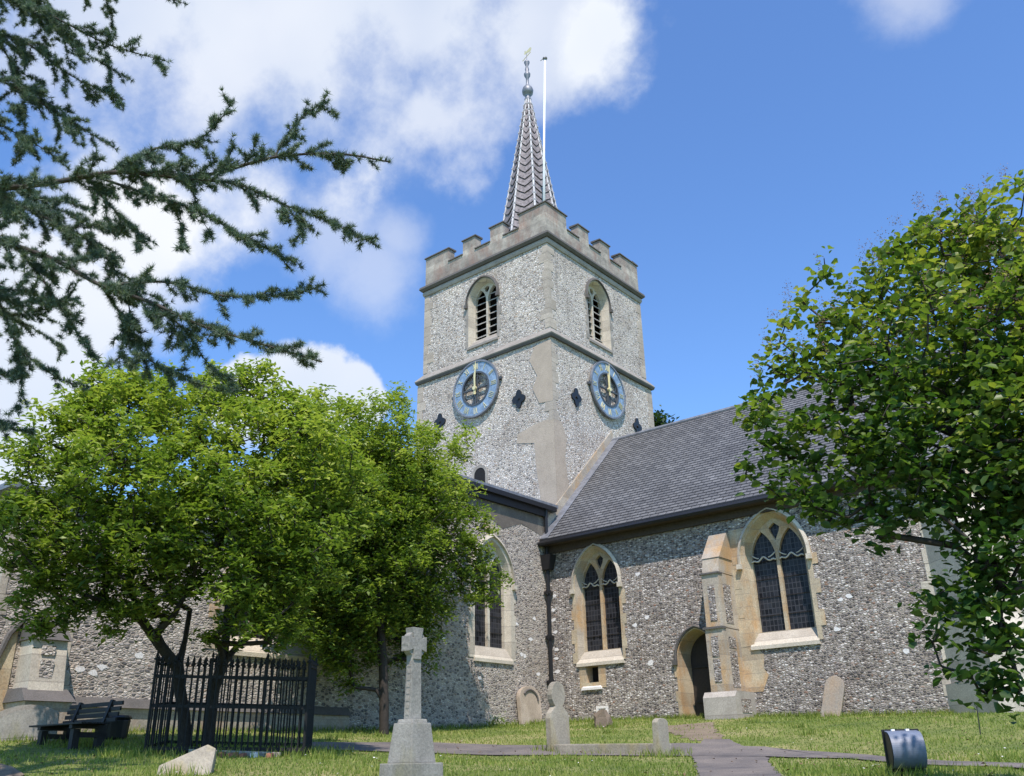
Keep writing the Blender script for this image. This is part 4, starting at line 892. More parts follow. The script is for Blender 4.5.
rm.obox(W(0, .11, 0), (U, V, (0, 0, 1)), hwf+.02, .012, .172); obj('front_frame', rm, IRON, fl, bevel=.004)
obj('side_cover', MB().add([W(-hwf-.006, v, h*.97) for v, h in prof], [tuple(range(n))]), IRON, fl)
obj('clip', MB().obox(W(-.07, .06, .163), (U, V, (0, 0, 1)), .014, .02, .008).obox(W(.05, .06, .163), (U, V, (0, 0, 1)), .014, .02, .008), POLEW, fl)
for sgn in (-1, 1):
    zz = z-ctr[2]-.04; obj('leg', MB().bar(W(sgn*.11, -.02, -.12), W(sgn*.11, .02, zz), .016), IRON, fl)
obj('cable', MB().tube([W(.11, .05, -.12), W(.15, .08, -.16), W(.14, .1, zz+.05)], .006, 5), IRON, fl)
# thin stake near the right wall
q = gp(980, 735); tag(obj('stake', MB().tube([(q[0], q[1], gf(q[0], q[1])-.1), (q[0]+.03, q[1]+.01, gf(q[0], q[1])+.38)], .008, 5), IRON, None, loc=(q[0], q[1], gf(q[0], q[1]))), 'thin black stake standing in the lawn before the diagonal buttress', 'stake')
# ------------------------------------------------------------------ foliage tools
def leaves(Pn, size, up=.55, ratio=.5, r=None, cup=.15, six=False):
    """one folded leaf (2 quads sharing the midrib would be 6 verts; a bent 4-vert rhombus here) per point"""
    r = r or rng; n = len(Pn)
    nrm = r.normal(size=(n, 3)); nrm[:, 2] = np.abs(nrm[:, 2])+up*2; nrm /= np.linalg.norm(nrm, axis=1)[:, None]
    t = r.normal(size=(n, 3)); t -= nrm*(t*nrm).sum(1)[:, None]; t /= np.linalg.norm(t, axis=1)[:, None]; b = np.cross(nrm, t)
    s = size*r.uniform(.55, 1.3, n)[:, None]
    if six:
        w = b*s*ratio*.5; cz = nrm*s*cup*.6
        V = np.stack([Pn-t*s*.5, Pn-t*s*.12-w*.95+cz, Pn+t*s*.22-w*.8+cz*.6, Pn+t*s*.5-nrm*s*.16, Pn+t*s*.22+w*.8+cz*.6, Pn-t*s*.12+w*.95+cz], 1).reshape(-1, 3)
        i = np.arange(n)*6; return V, np.concatenate([np.stack([i, i+1, i+2, i+3], 1), np.stack([i, i+3, i+4, i+5], 1)])
    V = np.stack([Pn-t*s*.5, Pn-b*s*ratio*.5+nrm*s*cup*.5-t*s*.02, Pn+t*s*.5-nrm*s*.12, Pn+b*s*ratio*.5+nrm*s*cup*.5-t*s*.02], 1).reshape(-1, 3)
    i = np.arange(n)*4; F1 = np.stack([i, i+1, i+2, i+3], 1)
    return V, F1
def grow(seeds, targets, jit=.12, taper=2.3, rtip=.006, pen=.35, step=.22):
    """connect each target to the nearest point of the growing skeleton"""
    nodes = []; par = []; dist = []
    for ch in seeds:
        prev = None
        for k, p in enumerate(ch['pts']):
            if k == 0 and ch.get('from') is not None: prev = ch['from']
            nodes.append(np.array(p, float)); par.append(-1 if prev is None else prev); dist.append(0 if prev is None else dist[prev]+np.linalg.norm(nodes[-1]-nodes[prev])); prev = len(nodes)-1
    base = nodes[0]; T = targets[np.argsort(np.linalg.norm(targets-base, axis=1))]
    A = np.zeros((len(nodes)+len(T)*14, 3)); A[:len(nodes)] = nodes; D = np.zeros(len(A)); D[:len(nodes)] = dist; n = len(nodes); par = par+[0]*(len(A)-n); tips = []
    for t in T:
        d = np.linalg.norm(A[:n]-t, axis=1); c = d+pen*np.maximum(0, D[:n]-0)*.25; c[0] += 5
        i = int(np.argmin(c)); L_ = d[i]; k = max(1, min(12, int(L_/step))); p0 = A[i].copy()
        pd = p0-A[par[i]] if par[i] >= 0 else np.array([0, 0, 1.]); pd = pd/(np.linalg.norm(pd)+1e-9)*L_*.35
        pr = i
        for j in range(1, k+1):
            s = j/k; q = p0*(1-s)**2+2*(p0+pd)*s*(1-s)+t*s*s
            if j < k: q = q+rng.normal(0, jit*min(1, L_)*.25, 3)
            A[n] = q; D[n] = D[pr]+np.linalg.norm(q-A[pr]); par[n] = pr; pr = n; n += 1
            if n >= len(A)-1: break
        tips.append(pr)
        if n >= len(A)-14: break
    A = A[:n]; par = np.array(par[:n]); W_ = np.zeros(n); W_[tips] = 1.
    for i in range(n-1, 0, -1):
        if par[i] >= 0: W_[par[i]] += W_[i]
    R_ = rtip*np.maximum(W_, 1)**(1/taper)
    return A, par, R_
def skeleton_mesh(name, A, par, R_, m, parent, rmin=0, n=6):
    i = np.where((par >= 0) & (R_ > rmin))[0]; p = A[par[i]]; q = A[i]; d = q-p; l = np.linalg.norm(d, axis=1)+1e-9; d /= l[:, None]
    a = np.cross(d, np.where(np.abs(d[:, 2:]) < .9, [[0, 0, 1.]], [[1., 0, 0]])); a /= np.linalg.norm(a, axis=1)[:, None]; b = np.cross(d, a)
    ph = np.arange(n)*2*PI/n; ring = np.cos(ph)[None, :, None]*a[:, None]+np.sin(ph)[None, :, None]*b[:, None]
    r0 = np.minimum(R_[par[i]], R_[i]*1.6)[:, None, None]; r1 = R_[i][:, None, None]
    V = np.concatenate([p[:, None]+ring*r0, (q+d*R_[i][:, None]*.3)[:, None]+ring*r1], 1).reshape(-1, 3)
    o = np.arange(len(i))[:, None]*2*n; k = np.arange(n)[None]; k2 = (k+1) % n
    Fc = np.stack([o+k, o+k2, o+n+k2, o+n+k], -1).reshape(-1, 4)
    ob = fast(name, V, Fc, m, parent)
    for pl in ob.data.polygons: pl.use_smooth = True
    return ob
def blobs(lst, n, shell=.55, depth=1.25, r=None):
    """lst of (px, py, distance, radius in px): points in blobs of real size; shell-biased"""
    r = r or rng; P_ = []; cs = []; rs = []
    for px, py, R, rp in lst: c = pR(px, py, R); cs.append(c); rs.append(rp*np.linalg.norm(c)/F)
    w = np.array(rs)**2.2; w /= w.sum()
    for c, q, k in zip(cs, rs, np.maximum(3, (w*n).astype(int))):
        v = r.normal(size=(k, 3)); v /= np.linalg.norm(v, axis=1)[:, None]
        rad = q*np.where(r.random(k) < shell, r.uniform(.72, 1.04, k), r.random(k)**.5*.8)
        v = v*rad[:, None]; dd = np.array([c[0], c[1], 0])/np.hypot(c[0], c[1]); v = v+dd*((v@dd)[:, None])*(depth-1)
        P_.append(c+v)
    return np.concatenate(P_)
def leafy_tree(label, base, seeds, bl, nt_, per, size, spread, lm, cat='tree', bark=BARK, up=.55, ratio=.5, name='tree', extra=None, drop=0, rt=.006, tonef=None, six=False, flat=.5):
    t = thing(name, label, cat, tuple(base))
    T = blobs(bl, nt_) if extra is None else np.concatenate([blobs(bl, nt_), extra])
    A, par, R_ = grow(seeds, T, rtip=rt)
    tr = skeleton_mesh('trunk', A, par, R_, bark, t, rmin=.022, n=8); skeleton_mesh('branches', A, par, np.where(R_ > .022, 0, R_), bark, t, rmin=.001, n=4)
    # sprays of leaves round each twig end, flattened, leaves clumped
    n = len(T); cnt = rng.poisson(per*rng.uniform(.5, 1.5, n)); idx = np.repeat(np.arange(n), cnt)
    off = rng.normal(size=(len(idx), 3))*spread; off[:, 2] *= flat
    Pn = T[idx]+off; Pn[:, 2] -= drop*np.hypot(off[:, 0], off[:, 1])
    V, Fc = leaves(Pn, size, up, ratio, six=six)
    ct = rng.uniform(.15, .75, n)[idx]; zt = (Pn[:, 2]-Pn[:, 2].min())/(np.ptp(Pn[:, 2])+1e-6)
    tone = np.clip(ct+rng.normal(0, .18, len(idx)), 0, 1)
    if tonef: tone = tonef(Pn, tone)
    fast('crown', V, Fc, lm, t, np.tile(tone, 2) if six else tone)
    return t, T
# tree inside the railings
b1 = pR(186, 752, 13.3); b1[2] = gf(b1[0], b1[1])-.05
def chain(pts): return [pR(*p) for p in pts]
b1b = pR(208, 752, 13.2); b1b[2] = gf(b1b[0], b1b[1])-.05
seeds = [dict(pts=[b1]+chain([(184, 715, 13.3), (180, 690, 13.3), (178, 668, 13.3)])), dict(pts=chain([(160, 645, 13.2), (140, 618, 13.1), (112, 604, 12.9), (85, 595, 12.7)]), **{'from': 3}), dict(pts=chain([(185, 640, 13.4), (190, 610, 13.5), (180, 570, 13.6)]), **{'from': 3}),
         dict(pts=[b1b]+chain([(211, 715, 13.2), (214, 690, 13.2), (222, 665, 13.1)]), **{'from': 0}), dict(pts=chain([(238, 645, 13.1), (262, 628, 13.0), (285, 610, 12.9)]), **{'from': 14}), dict(pts=chain([(226, 635, 13.2), (240, 600, 13.3), (235, 560, 13.3)]), **{'from': 14})]
bl1 = [(45, 535, 12.6, 52), (75, 465, 13.0, 58), (60, 585, 12.8, 40), (120, 425, 13.4, 52), (140, 500, 12.3, 75), (150, 565, 12.6, 55), (205, 445, 13.2, 66), (220, 520, 12.2, 70), (255, 585, 12.0, 48), (290, 470, 12.9, 66), (300, 545, 12.4, 55),
       (95, 400, 13.4, 26), (165, 398, 13.5, 28), (225, 392, 13.5, 26), (255, 388, 13.6, 24), (130, 388, 13.6, 20), (330, 500, 13.0, 50)]
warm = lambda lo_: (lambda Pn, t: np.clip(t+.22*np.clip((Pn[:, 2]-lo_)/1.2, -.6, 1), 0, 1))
bl1 += [(282, 425, 13.3, 30), (295, 408, 13.6, 20), (310, 440, 13.6, 34), (265, 412, 13.5, 18), (110, 630, 12.7, 12), (160, 622, 12.6, 14), (210, 628, 12.5, 12), (50, 628, 12.8, 10), (250, 632, 12.4, 15), (282, 628, 12.4, 18), (310, 560, 12.5, 26), (130, 612, 12.8, 14), (60, 428, 13.1, 9), (100, 374, 13.4, 10), (128, 372, 13.5, 9), (160, 376, 13.5, 9), (205, 380, 13.5, 9), (240, 372, 13.5, 9), (262, 368, 13.5, 8), (285, 398, 13.3, 9), (30, 470, 12.9, 12), (12, 515, 12.7, 16), (35, 610, 12.7, 16), (70, 612, 12.8, 14), (240, 612, 12.2, 18), (300, 600, 12.3, 16)]
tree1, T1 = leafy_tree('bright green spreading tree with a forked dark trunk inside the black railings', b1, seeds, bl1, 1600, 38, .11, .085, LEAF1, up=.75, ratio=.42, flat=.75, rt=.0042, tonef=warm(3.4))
# second tree, nearer the church
b2 = pR(384, 738, 18.8); b2[2] = gf(b2[0], b2[1])-.05
seeds = [dict(pts=[b2]+chain([(384, 700, 18.8), (383, 660, 18.8), (380, 620, 18.8), (376, 580, 18.8)]))]
bl2 = [(330, 440, 16.8, 42), (385, 445, 17, 46), (400, 500, 16.4, 58), (345, 520, 16.4, 52), (430, 460, 17.4, 30), (445, 520, 16.8, 44), (475, 560, 16.6, 24), (480, 580, 16.4, 28), (465, 498, 17, 22), (400, 570, 16.4, 52), (440, 590, 16.6, 30), (350, 590, 16.8, 40), (365, 620, 17.4, 34), (415, 635, 17.2, 24), (320, 415, 17, 18), (395, 408, 17.2, 14), (462, 445, 17.4, 13), (355, 410, 17, 14), (430, 655, 17.2, 14), (310, 600, 17, 36), (330, 650, 17.6, 22)]
bl2 += [(300, 632, 17.2, 22), (335, 655, 17.4, 20), (365, 650, 17.3, 24), (405, 655, 17.3, 18), (425, 620, 17, 22), (270, 610, 17.2, 22), (350, 690, 17.6, 14), (320, 500, 18.4, 60), (380, 480, 18.4, 60), (330, 600, 18.6, 40), (400, 600, 18.6, 34), (318, 395, 17, 8), (340, 405, 17, 8), (372, 398, 17.2, 8), (398, 392, 17.2, 7), (425, 425, 17.3, 8), (470, 428, 17.4, 9), (465, 458, 17.3, 9), (490, 520, 16.8, 10), (500, 585, 16.6, 9), (390, 540, 18.6, 60), (340, 560, 18.4, 55), (300, 560, 18.0, 40), (340, 640, 18.2, 30), (385, 610, 18.6, 36)]  # includes unseen rear foliage, added near the wall to deepen its shade
bl2 = [(a, b, 17+(a-384)*.0165+2.0-(17-c)*.5, d) for a, b, c, d in bl2]; bl2 = [(a, b, min(c, 20.2+(a-384)*.014), d) for a, b, c, d in bl2]
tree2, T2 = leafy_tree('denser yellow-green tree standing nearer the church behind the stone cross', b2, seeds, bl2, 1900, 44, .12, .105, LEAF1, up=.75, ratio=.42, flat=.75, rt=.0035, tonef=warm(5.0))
# smoke bush on the right
b3 = pR(1190, 760, 6.6); b3[2] = gf(b3[0], b3[1])-.05
seeds = [dict(pts=[b3]+chain([(1185, 690, 6.6), (1170, 600, 6.6), (1140, 520, 6.6)])), dict(pts=chain([(1090, 480, 6.4), (1030, 455, 6.2), (970, 440, 6.1), (910, 415, 6.0), (860, 410, 6.0)]), **{'from': 3}), dict(pts=chain([(1110, 420, 6.7), (1060, 340, 6.7), (1000, 290, 6.7)]), **{'from': 3}),
         dict(pts=chain([(1110, 560, 6.3), (1050, 580, 6.0), (1005, 590, 5.7)]), **{'from': 2})]
bl3 = [(775, 372, 6.2, 26), (800, 345, 6.3, 30), (835, 365, 6.1, 40), (870, 330, 6.3, 40), (825, 268, 6.5, 15), (842, 318, 6.4, 22), (915, 290, 6.5, 50), (965, 260, 6.6, 52), (1020, 240, 6.7, 60), (900, 385, 6.0, 62), (960, 350, 6.1, 70), (1040, 330, 6.4, 80), (800, 425, 6.0, 36), (850, 445, 5.9, 48), (790, 478, 6.0, 30), (765, 440, 6.0, 10), (753, 420, 6.1, 9), (750, 470, 6.1, 11), (905, 460, 5.8, 58), (970, 440, 5.8, 66), (1040, 430, 6, 80), (835, 505, 5.9, 34), (880, 520, 5.8, 26), (1010, 500, 5.8, 55), (1080, 480, 6, 80), (1120, 350, 6.4, 100),
       (985, 600, 5.6, 34), (960, 640, 5.6, 30), (990, 670, 5.6, 24), (940, 600, 5.7, 14), (1015, 640, 5.6, 14), (1010, 560, 5.6, 26), (1150, 450, 6.4, 90), (765, 395, 6.2, 12), (985, 690, 5.6, 8), (970, 520, 5.7, 34), (1015, 560, 5.6, 26), (960, 570, 5.6, 16), (990, 630, 5.5, 16), (930, 630, 5.6, 14), (960, 600, 5.9, 20), (1020, 690, 5.6, 12), (930, 500, 5.7, 30), (800, 300, 6.5, 12), (880, 270, 6.5, 16), (935, 225, 6.6, 12), (970, 205, 6.7, 14)]
heightshade3 = lambda Pn, t: np.clip(t-.28+.5*np.clip((Pn[:, 2]-1.6)/2.2, -.4, 1), 0, 1)  # shaded underside put into leaf colour: darker low down, lighter above
tree3, T3 = leafy_tree('smoke bush with round dark leaves and pinkish plumes hanging in from the right', b3, seeds, bl3, 1350, 18, .064, .06, LEAF2, cat='tree', up=.5, ratio=.75, six=True, flat=.8, name='smoke_bush', rt=.0035, tonef=heightshade3)
# plumes at the upper tips of the bush
topm = T3[:, 2] > np.percentile(T3[:, 2], 55); cand = T3[topm]
k = 0; PV = []; 
dirn = np.array([-.2, 0, 1.])
for c in cand[rng.random(len(cand)) < .5]:
    m_ = 46; q = rng.normal(size=(m_, 3)); q /= np.linalg.norm(q, axis=1)[:, None]; q *= (.055*rng.random((m_, 1))**.5); q[:, 2] *= 1.6
    PV.append(c+np.array([rng.normal(0, .04), rng.normal(0, .04), rng.uniform(.10, .22)])+q)
PV = np.concatenate(PV); V, Fc = leaves(PV, .014, 0, .5); fast('plume', V, Fc, PLUME, tree3, rng.random(len(Fc)))
# dark tree beyond the tower
q = pX(656, 420, -24.5) if 0 else pR(657, 426, 46); b4 = np.array([q[0], q[1], 1.0])
leafy_tree('dark tree top showing just right of the tower beyond the chancel roof', b4, [dict(pts=[b4, b4+[0, 0, 4], b4+[0, 0, 9]])], [(656, 424, 46, 9), (662, 440, 46, 16), (668, 470, 46, 24)], 160, 40, .28, .35, DLEAF, rt=.02)
# fern at the wing wall
q = gp(497, 728); Pn = np.array([q[0], q[1], gf(q[0], q[1])+.12])+rng.normal(size=(120, 3))*[.18, .12, .08]
V, Fc = leaves(Pn, .09, .3, .35); o = fast('weed_clump', V, Fc, LEAF1, None, rng.random(len(Fc))*.6, loc=(q[0], q[1], gf(q[0], q[1]))); tag(o, 'small green weed clump under the pale wall vent beside the ochre headstone', 'plant')
# ------------------------------------------------------------------ cedar
ced = thing('cedar_tree', 'blue-green cedar with needle-tufted boughs reaching in from the left', 'tree', (*pR(-420, 760, 7.5)[:2], gf(*pR(-420, 760, 7.5)[:2])))
cb_ = np.array(ced['_w']); tk = MB()
top = cb_+np.array([.3, .2, 11]); tk.tube([cb_-[0, 0, .3], cb_+[0, .05, 2.5], cb_+[.1, .1, 6], top], [.42, .33, .25, .1], 14)
obj('trunk', tk, BARKC, ced, True)
MAIN = [  # polyline of (px, py, distance), base radius
 ([(-190, 250, 6.6), (-60, 200, 5.9), (50, 183, 5.4), (120, 172, 5.2), (200, 176, 5.1), (275, 157, 5.0), (340, 154, 4.95), (390, 162, 4.9)], .024, 0),
 ([(120, 172, 5.2), (150, 150, 5.2), (195, 142, 5.2), (220, 120, 5.15), (233, 100, 5.15)], .009, 1),
 ([(275, 157, 5.0), (285, 138, 5.0), (308, 112, 4.95), (330, 101, 4.95)], .007, 1),
 ([(120, 172, 5.2), (180, 178, 5.1), (240, 185, 5.0), (285, 205, 5), (330, 222, 5), (378, 246, 5)], .010, 1),
 ([(100, 178, 5.3), (150, 195, 5.2), (195, 210, 5.1), (250, 240, 5.1), (304, 268, 5.1)], .009, 1),
 ([(90, 180, 5.3), (110, 205, 5.3), (150, 248, 5.3)], .006, 1),
 ([(165, 198, 5.2), (178, 215, 5.2), (184, 250, 5.2)], .005, 1),
 ([(285, 205, 5), (300, 225, 5), (303, 243, 5)], .004, 1),
 ([(-190, 230, 6.6), (-60, 215, 6.1), (0, 240, 5.7), (55, 260, 5.5), (100, 285, 5.4), (150, 302, 5.3), (200, 325, 5.2), (255, 342, 5.15), (322, 362, 5.1)], .022, 0),
 ([(110, 285, 5.4), (165, 282, 5.3), (225, 296, 5.2), (285, 295, 5.2), (328, 284, 5.15)], .008, 1),
 ([(150, 302, 5.3), (185, 330, 5.3), (205, 360, 5.3), (235, 392, 5.3)], .006, 1),
 ([(20, 250, 5.7), (50, 290, 5.7), (75, 330, 5.7), (98, 362, 5.7)], .008, 1),
 ([(100, 285, 5.5), (122, 320, 5.5), (118, 372, 5.5)], .006, 1),
 ([(130, 330, 5.6), (150, 360, 5.5), (200, 385, 5.5), (228, 390, 5.5)], .006, 1),
 ([(-80, 150, 6.3), (0, 195, 5.9), (50, 220, 5.8), (95, 245, 5.7), (125, 290, 5.6), (130, 335, 5.6), (120, 350, 5.6)], .012, 0),
 ([(-80, 250, 6.6), (-10, 290, 6.3), (15, 340, 6.2), (45, 370, 6.1), (88, 392, 6.1)], .010, 0),
 ([(15, 340, 6.2), (22, 380, 6.2), (18, 415, 6.2)], .005, 1),
 ([(-80, 340, 6.6), (-10, 370, 6.4), (30, 378, 6.3)], .007, 1),
 ([(-80, 400, 6.6), (-20, 410, 6.4), (0, 425, 6.3), (35, 434, 6.3)], .006, 1),
 ([(-90, -60, 7), (0, -10, 6.6), (60, 20, 6.4), (110, 45, 6.3), (170, 62, 6.2)], .014, 0),
 ([(-60, 20, 7), (20, 40, 6.7), (70, 75, 6.6), (125, 100, 6.5)], .010, 0),
 ([(-60, 60, 7), (10, 85, 6.8), (60, 115, 6.7), (118, 150, 6.6)], .010, 0),
 ([(-60, -70, 6.8), (40, -40, 6.6), (120, -20, 6.5), (188, 5, 6.4)], .010, 0),
 ([(-60, 100, 7), (0, 125, 6.8), (45, 150, 6.7), (70, 170, 6.6)], .008, 0),
 ([(-40, 0, 7), (10, 60, 6.9), (25, 110, 6.8), (20, 160, 6.8)], .008, 0),
 ([(-50, -20, 7.2), (30, 10, 7), (80, 50, 7), (135, 82, 6.9)], .008, 0),
 ([(-60, 140, 7), (-10, 170, 6.6), (30, 195, 6.4), (75, 200, 6.3)], .008, 0),
 ([(-60, 180, 6.4), (10, 205, 6.1), (60, 210, 5.9), (110, 235, 5.8)], .008, 0),
]
r8 = np.random.default_rng(11); segs = []; wood = MB(); tuft = []; tdir = []
def catm(pl, st=.03):
    P_ = np.array([pR(*q) for q in pl]); out = []
    Q = np.vstack([2*P_[0]-P_[1], P_, 2*P_[-1]-P_[-2]])
    for i in range(1, len(Q)-2):
        n = max(2, int(np.linalg.norm(Q[i+1]-Q[i])/st)); t = np.linspace(0, 1, n, endpoint=False)[:, None]
        out.append(.5*((2*Q[i])+(-Q[i-1]+Q[i+1])*t+(2*Q[i-1]-5*Q[i]+4*Q[i+1]-Q[i+2])*t**2+(-Q[i-1]+3*Q[i]-3*Q[i+1]+Q[i+2])*t**3))
    return np.vstack(out+[Q[-2][None]])
def tufts_on(pl, every=.018):
    L_ = np.append(0, np.cumsum(np.linalg.norm(np.diff(pl, axis=0), axis=1))); n = max(1, int(L_[-1]/every)); s = r8.uniform(0, L_[-1], n)
    q = np.stack([np.interp(s, L_, pl[:, k]) for k in range(3)], -1)+r8.normal(0, .004, (n, 3)); d = pl[-1]-pl[0]; d /= np.linalg.norm(d)+1e-9
    o = r8.normal(size=(n, 3)); o[:, 2] += .6; o /= np.linalg.norm(o, axis=1)[:, None]
    tuft.append(q); tdir.append(o*.9+d*.35)
def twig(p, d, l, rad, depth=0):
    n = max(3, int(l/.03)); pl = [p]; dd = d/np.linalg.norm(d)
    for i in range(n): dd = dd+r8.normal(0, .10, 3)+np.array([0, 0, -.02]); dd /= np.linalg.norm(dd); pl.append(pl[-1]+dd*l/n)
    pl = np.array(pl); wood.tube(pl[::2] if len(pl) > 4 else pl, [rad*(1-.7*i/len(pl[::2] if len(pl) > 4 else pl)) for i in range(len(pl[::2] if len(pl) > 4 else pl))], 4, False); tufts_on(pl, .0095)
    if depth < 1 and l > .12:
        for k in range(int(l/.055)):
            i = r8.integers(1, len(pl)-1); sd_ = np.cross(dd, r8.normal(size=3)); twig(pl[i], dd*.8+sd_*.7, l*r8.uniform(.2, .45), rad*.5, 1)
for pl_, rad, sub in MAIN:
    pl = catm(pl_); n = len(pl); wood.tube(pl[::3], [rad*(1-.8*i/len(pl[::3])) for i in range(len(pl[::3]))], 6, False)
    tufts_on(pl[int(n*.12):], .009 if sub else .013)
    L_ = np.append(0, np.cumsum(np.linalg.norm(np.diff(pl, axis=0), axis=1)))[-1]
    for k in range(int(L_/(.06 if not sub else .05))):
        i = int(r8.uniform(.1 if not sub else .02, .98)*(n-2)); d = pl[i+1]-pl[i]; d /= np.linalg.norm(d); s = np.cross(d, r8.normal(size=3)); s /= np.linalg.norm(s); s[2] *= .7
        twig(pl[i], d*.75+s*.75+np.array([0, 0, -.12]), r8.uniform(.05, .30 if not sub else .18)*(1.25-.6*i/n), .0035)
# off-frame boughs so the tree is whole from the side
for k in range(26):
    a = r8.uniform(0, 2*PI); h = r8.uniform(3.5, 10.5); l = r8.uniform(1.6, 3.2)*(1.25-h/16); p0 = cb_+np.array([.1, .1, h]); dv = np.array([math.cos(a), math.sin(a), .05])
    e = p0+dv*l
    if dv@np.array([.77, .1, 0]) > .3 : continue
    pl = np.array([p0+(e-p0)*t+np.array([0, 0, .25*math.sin(t*3)]) for t in np.linspace(0, 1, 30)]); wood.tube(pl[::3], [.05*(1-.8*i/10) for i in range(10)], 5, False); tufts_on(pl[6:], .03)
    for j in range(16): i = r8.integers(6, 29); s = np.cross(dv, (0, 0, 1))*r8.choice([-1, 1]); twig(pl[i], dv*.7+s*.8+r8.normal(0, .1, 3), r8.uniform(.2, .6), .006)
for pl_, rad, sub in MAIN:
    if not sub:
        s0_ = pR(*pl_[0]); wood.tube([cb_+[.1, .1, max(1.5, s0_[2]-cb_[2]-.6)], (cb_+[.1, .1, s0_[2]-cb_[2]-.3]+s0_)/2*np.array([1, 1, 1]), s0_], [rad*2.6, rad*1.7, rad], 6, False)
obj('bough', wood, BARKC, ced, True)
TQ = np.concatenate(tuft); TD = np.concatenate(tdir); nn = 22; n = len(TQ)
dn_ = r8.normal(size=(n, nn, 3)); dn_ /= np.linalg.norm(dn_, axis=2)[..., None]; dn_ = dn_*.85+TD[:, None]*.75; dn_ /= np.linalg.norm(dn_, axis=2)[..., None]
ln_ = r8.uniform(.024, .050, (n, nn, 1)); sdv = np.cross(dn_, r8.normal(size=(n, nn, 3))); sdv /= np.linalg.norm(sdv, axis=2)[..., None]; wn = .0020
b_ = np.repeat(TQ[:, None], nn, 1); Vn = np.stack([b_-sdv*wn, b_+sdv*wn, b_+dn_*ln_], 2).reshape(-1, 3)
tn = np.clip(np.repeat(r8.uniform(.1, .8, n), nn)+r8.normal(0, .12, n*nn), 0, 1)
fast('needles', Vn, np.arange(n*nn*3).reshape(-1, 3), NEEDLE, ced, tn, k=3)
# ------------------------------------------------------------------ grass
def inpoly(x, y, poly):
    c = np.zeros(len(x), bool); j = len(poly)-1
    for i in range(len(poly)):
        xi, yi = poly[i]; xj, yj = poly[j]; m_ = ((yi > y) != (yj > y)) & (x < (xj-xi)*(y-yi)/(yj-yi+1e-12)+xi); c ^= m_; j = i
    return c
ng = 150000; az = r8.uniform(-.72, .72, ng); rr = 6.5+(26-6.5)*r8.random(ng)**1.25
fw = np.array([M[2][0], M[2][1]]); fw /= np.linalg.norm(fw); rtv = np.array([fw[1], -fw[0]])
X = rr*(np.cos(az)*fw[0]+np.sin(az)*rtv[0]); Y = rr*(np.cos(az)*fw[1]+np.sin(az)*rtv[1])
ok = (X > XW+.05) & (Y < 19.95)
for pl in (cpoly, hpoly, bpoly): ok &= ~inpoly(X, Y, pl)
ok &= ~(inpoly(X, Y, dpoly) & (r8.random(ng) < .8))
X, Y, rr = X[ok], Y[ok], rr[ok]; Z = g(X, Y); n = len(X)
nz = np.sin(X*2.1+np.sin(Y*1.7)*2)+np.sin(Y*2.7+np.sin(X*1.3)*2)   # patchiness
hgt = (.022+.02*r8.random(n))*(1+.25*nz)*np.where(r8.random(n) < .05, 1.9, 1); wd = .004+rr*.00035
a = r8.uniform(0, 2*PI, n); # longer tufts left by the mower round stones and along the walls
tc_ = [o.location.xy for o in bpy.data.objects if o.parent is None and o.get('category') in ('gravestone', 'grave slab', 'grave cross', 'floodlight', 'rock', 'kerb', 'bench', 'railings')]
ex = []
for c_ in tc_: ex.append(np.array(c_)+r8.normal(0, .22, (260, 2)))
ex.append(np.stack([r8.uniform(-15.2, -5, 2600), 19.97-np.abs(r8.normal(0, .09, 2600))], -1)); ex.append(np.stack([-15.26+np.abs(r8.normal(0, .09, 2600)), r8.uniform(6, 19.9, 2600)], -1))
for c_ in cn: ex.append(np.array(c_)+r8.normal(0, .3, (300, 2)))
for k_ in range(60): ex.append(np.array([X[(k_*977) % n], Y[(k_*977) % n]])+r8.normal(0, .07, (45, 2)))
ex = np.concatenate(ex); okx = (ex[:, 0] > XW+.02) & (ex[:, 1] < 19.99) & ~inpoly(ex[:, 0], ex[:, 1], cpoly) & ~inpoly(ex[:, 0], ex[:, 1], dpoly); ex = ex[okx]; m2 = len(ex)
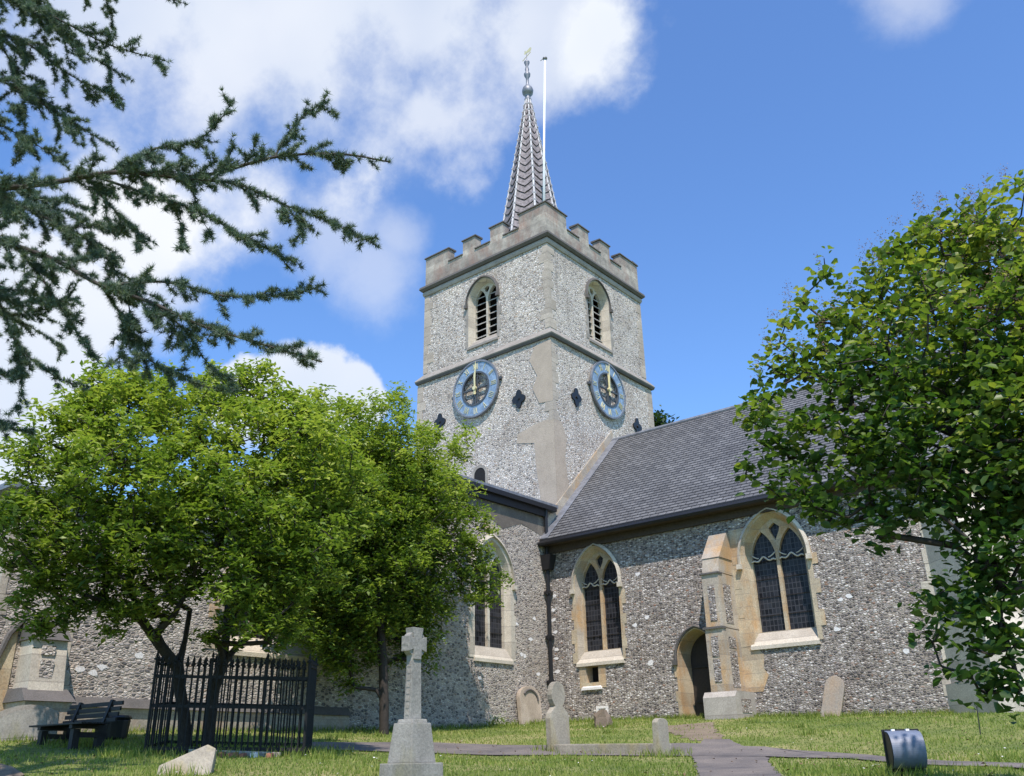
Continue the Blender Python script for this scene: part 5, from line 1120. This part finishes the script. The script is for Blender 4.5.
X = np.append(X, ex[:, 0]); Y = np.append(Y, ex[:, 1]); Z = np.append(Z, g(ex[:, 0], ex[:, 1])); rr = np.append(rr, np.hypot(ex[:, 0], ex[:, 1])); wd = np.append(wd, .004+np.hypot(ex[:, 0], ex[:, 1])*.00025)
hgt = np.append(hgt, r8.uniform(.05, .15, m2)); nz = np.append(nz, r8.uniform(-1, 1.5, m2)); n = len(X); a = r8.uniform(0, 2*PI, n)
ln = r8.normal(0, .35, (n, 2))*hgt[:, None]
b0_ = np.stack([X-np.cos(a)*wd, Y-np.sin(a)*wd, Z-.004], -1); b1_ = np.stack([X+np.cos(a)*wd, Y+np.sin(a)*wd, Z-.004], -1); tp = np.stack([X+ln[:, 0], Y+ln[:, 1], Z+hgt], -1)
tone = np.clip(.38+.14*nz+r8.normal(0, .22, n), 0, 1)
gr = fast('grass', np.stack([b0_, b1_, tp], 1).reshape(-1, 3), np.arange(n*3).reshape(-1, 3), GRASSM, None, tone, k=3); gr['kind'] = 'stuff'; gr['label'] = 'short churchyard grass'
# daisies scattered through it
k = r8.choice(n, 420, replace=False); Pn = np.stack([X[k], Y[k], Z[k]+.045], -1); V, Fc = leaves(Pn, .028, 3, .9, r8, 0)
ds_ = fast('daisies', V, Fc, WHITE, None); ds_['kind'] = 'stuff'; ds_['label'] = 'tiny white daisies in the grass'
# dead leaves blown over grass and path
kq = 500; az2 = r8.uniform(-.62, .62, kq); r2_ = r8.uniform(7.5, 21, kq); X2 = r2_*(np.cos(az2)*fw[0]+np.sin(az2)*rtv[0]); Y2 = r2_*(np.cos(az2)*fw[1]+np.sin(az2)*rtv[1]); k = (X2 > XW+.2) & (Y2 < 19.7)
V, Fc = leaves(np.stack([X2[k], Y2[k], g(X2[k], Y2[k])+.035], -1), .045, 2, .6, r8, .3)
fl_ = fast('fallen_leaves', V, Fc, plain('dry_leaf', (.16, .10, .05), .8), None); fl_['kind'] = 'stuff'; fl_['label'] = 'dry brown leaves scattered on grass and path'
for o in bpy.data.objects:
    if '_w' in o: del o['_w']
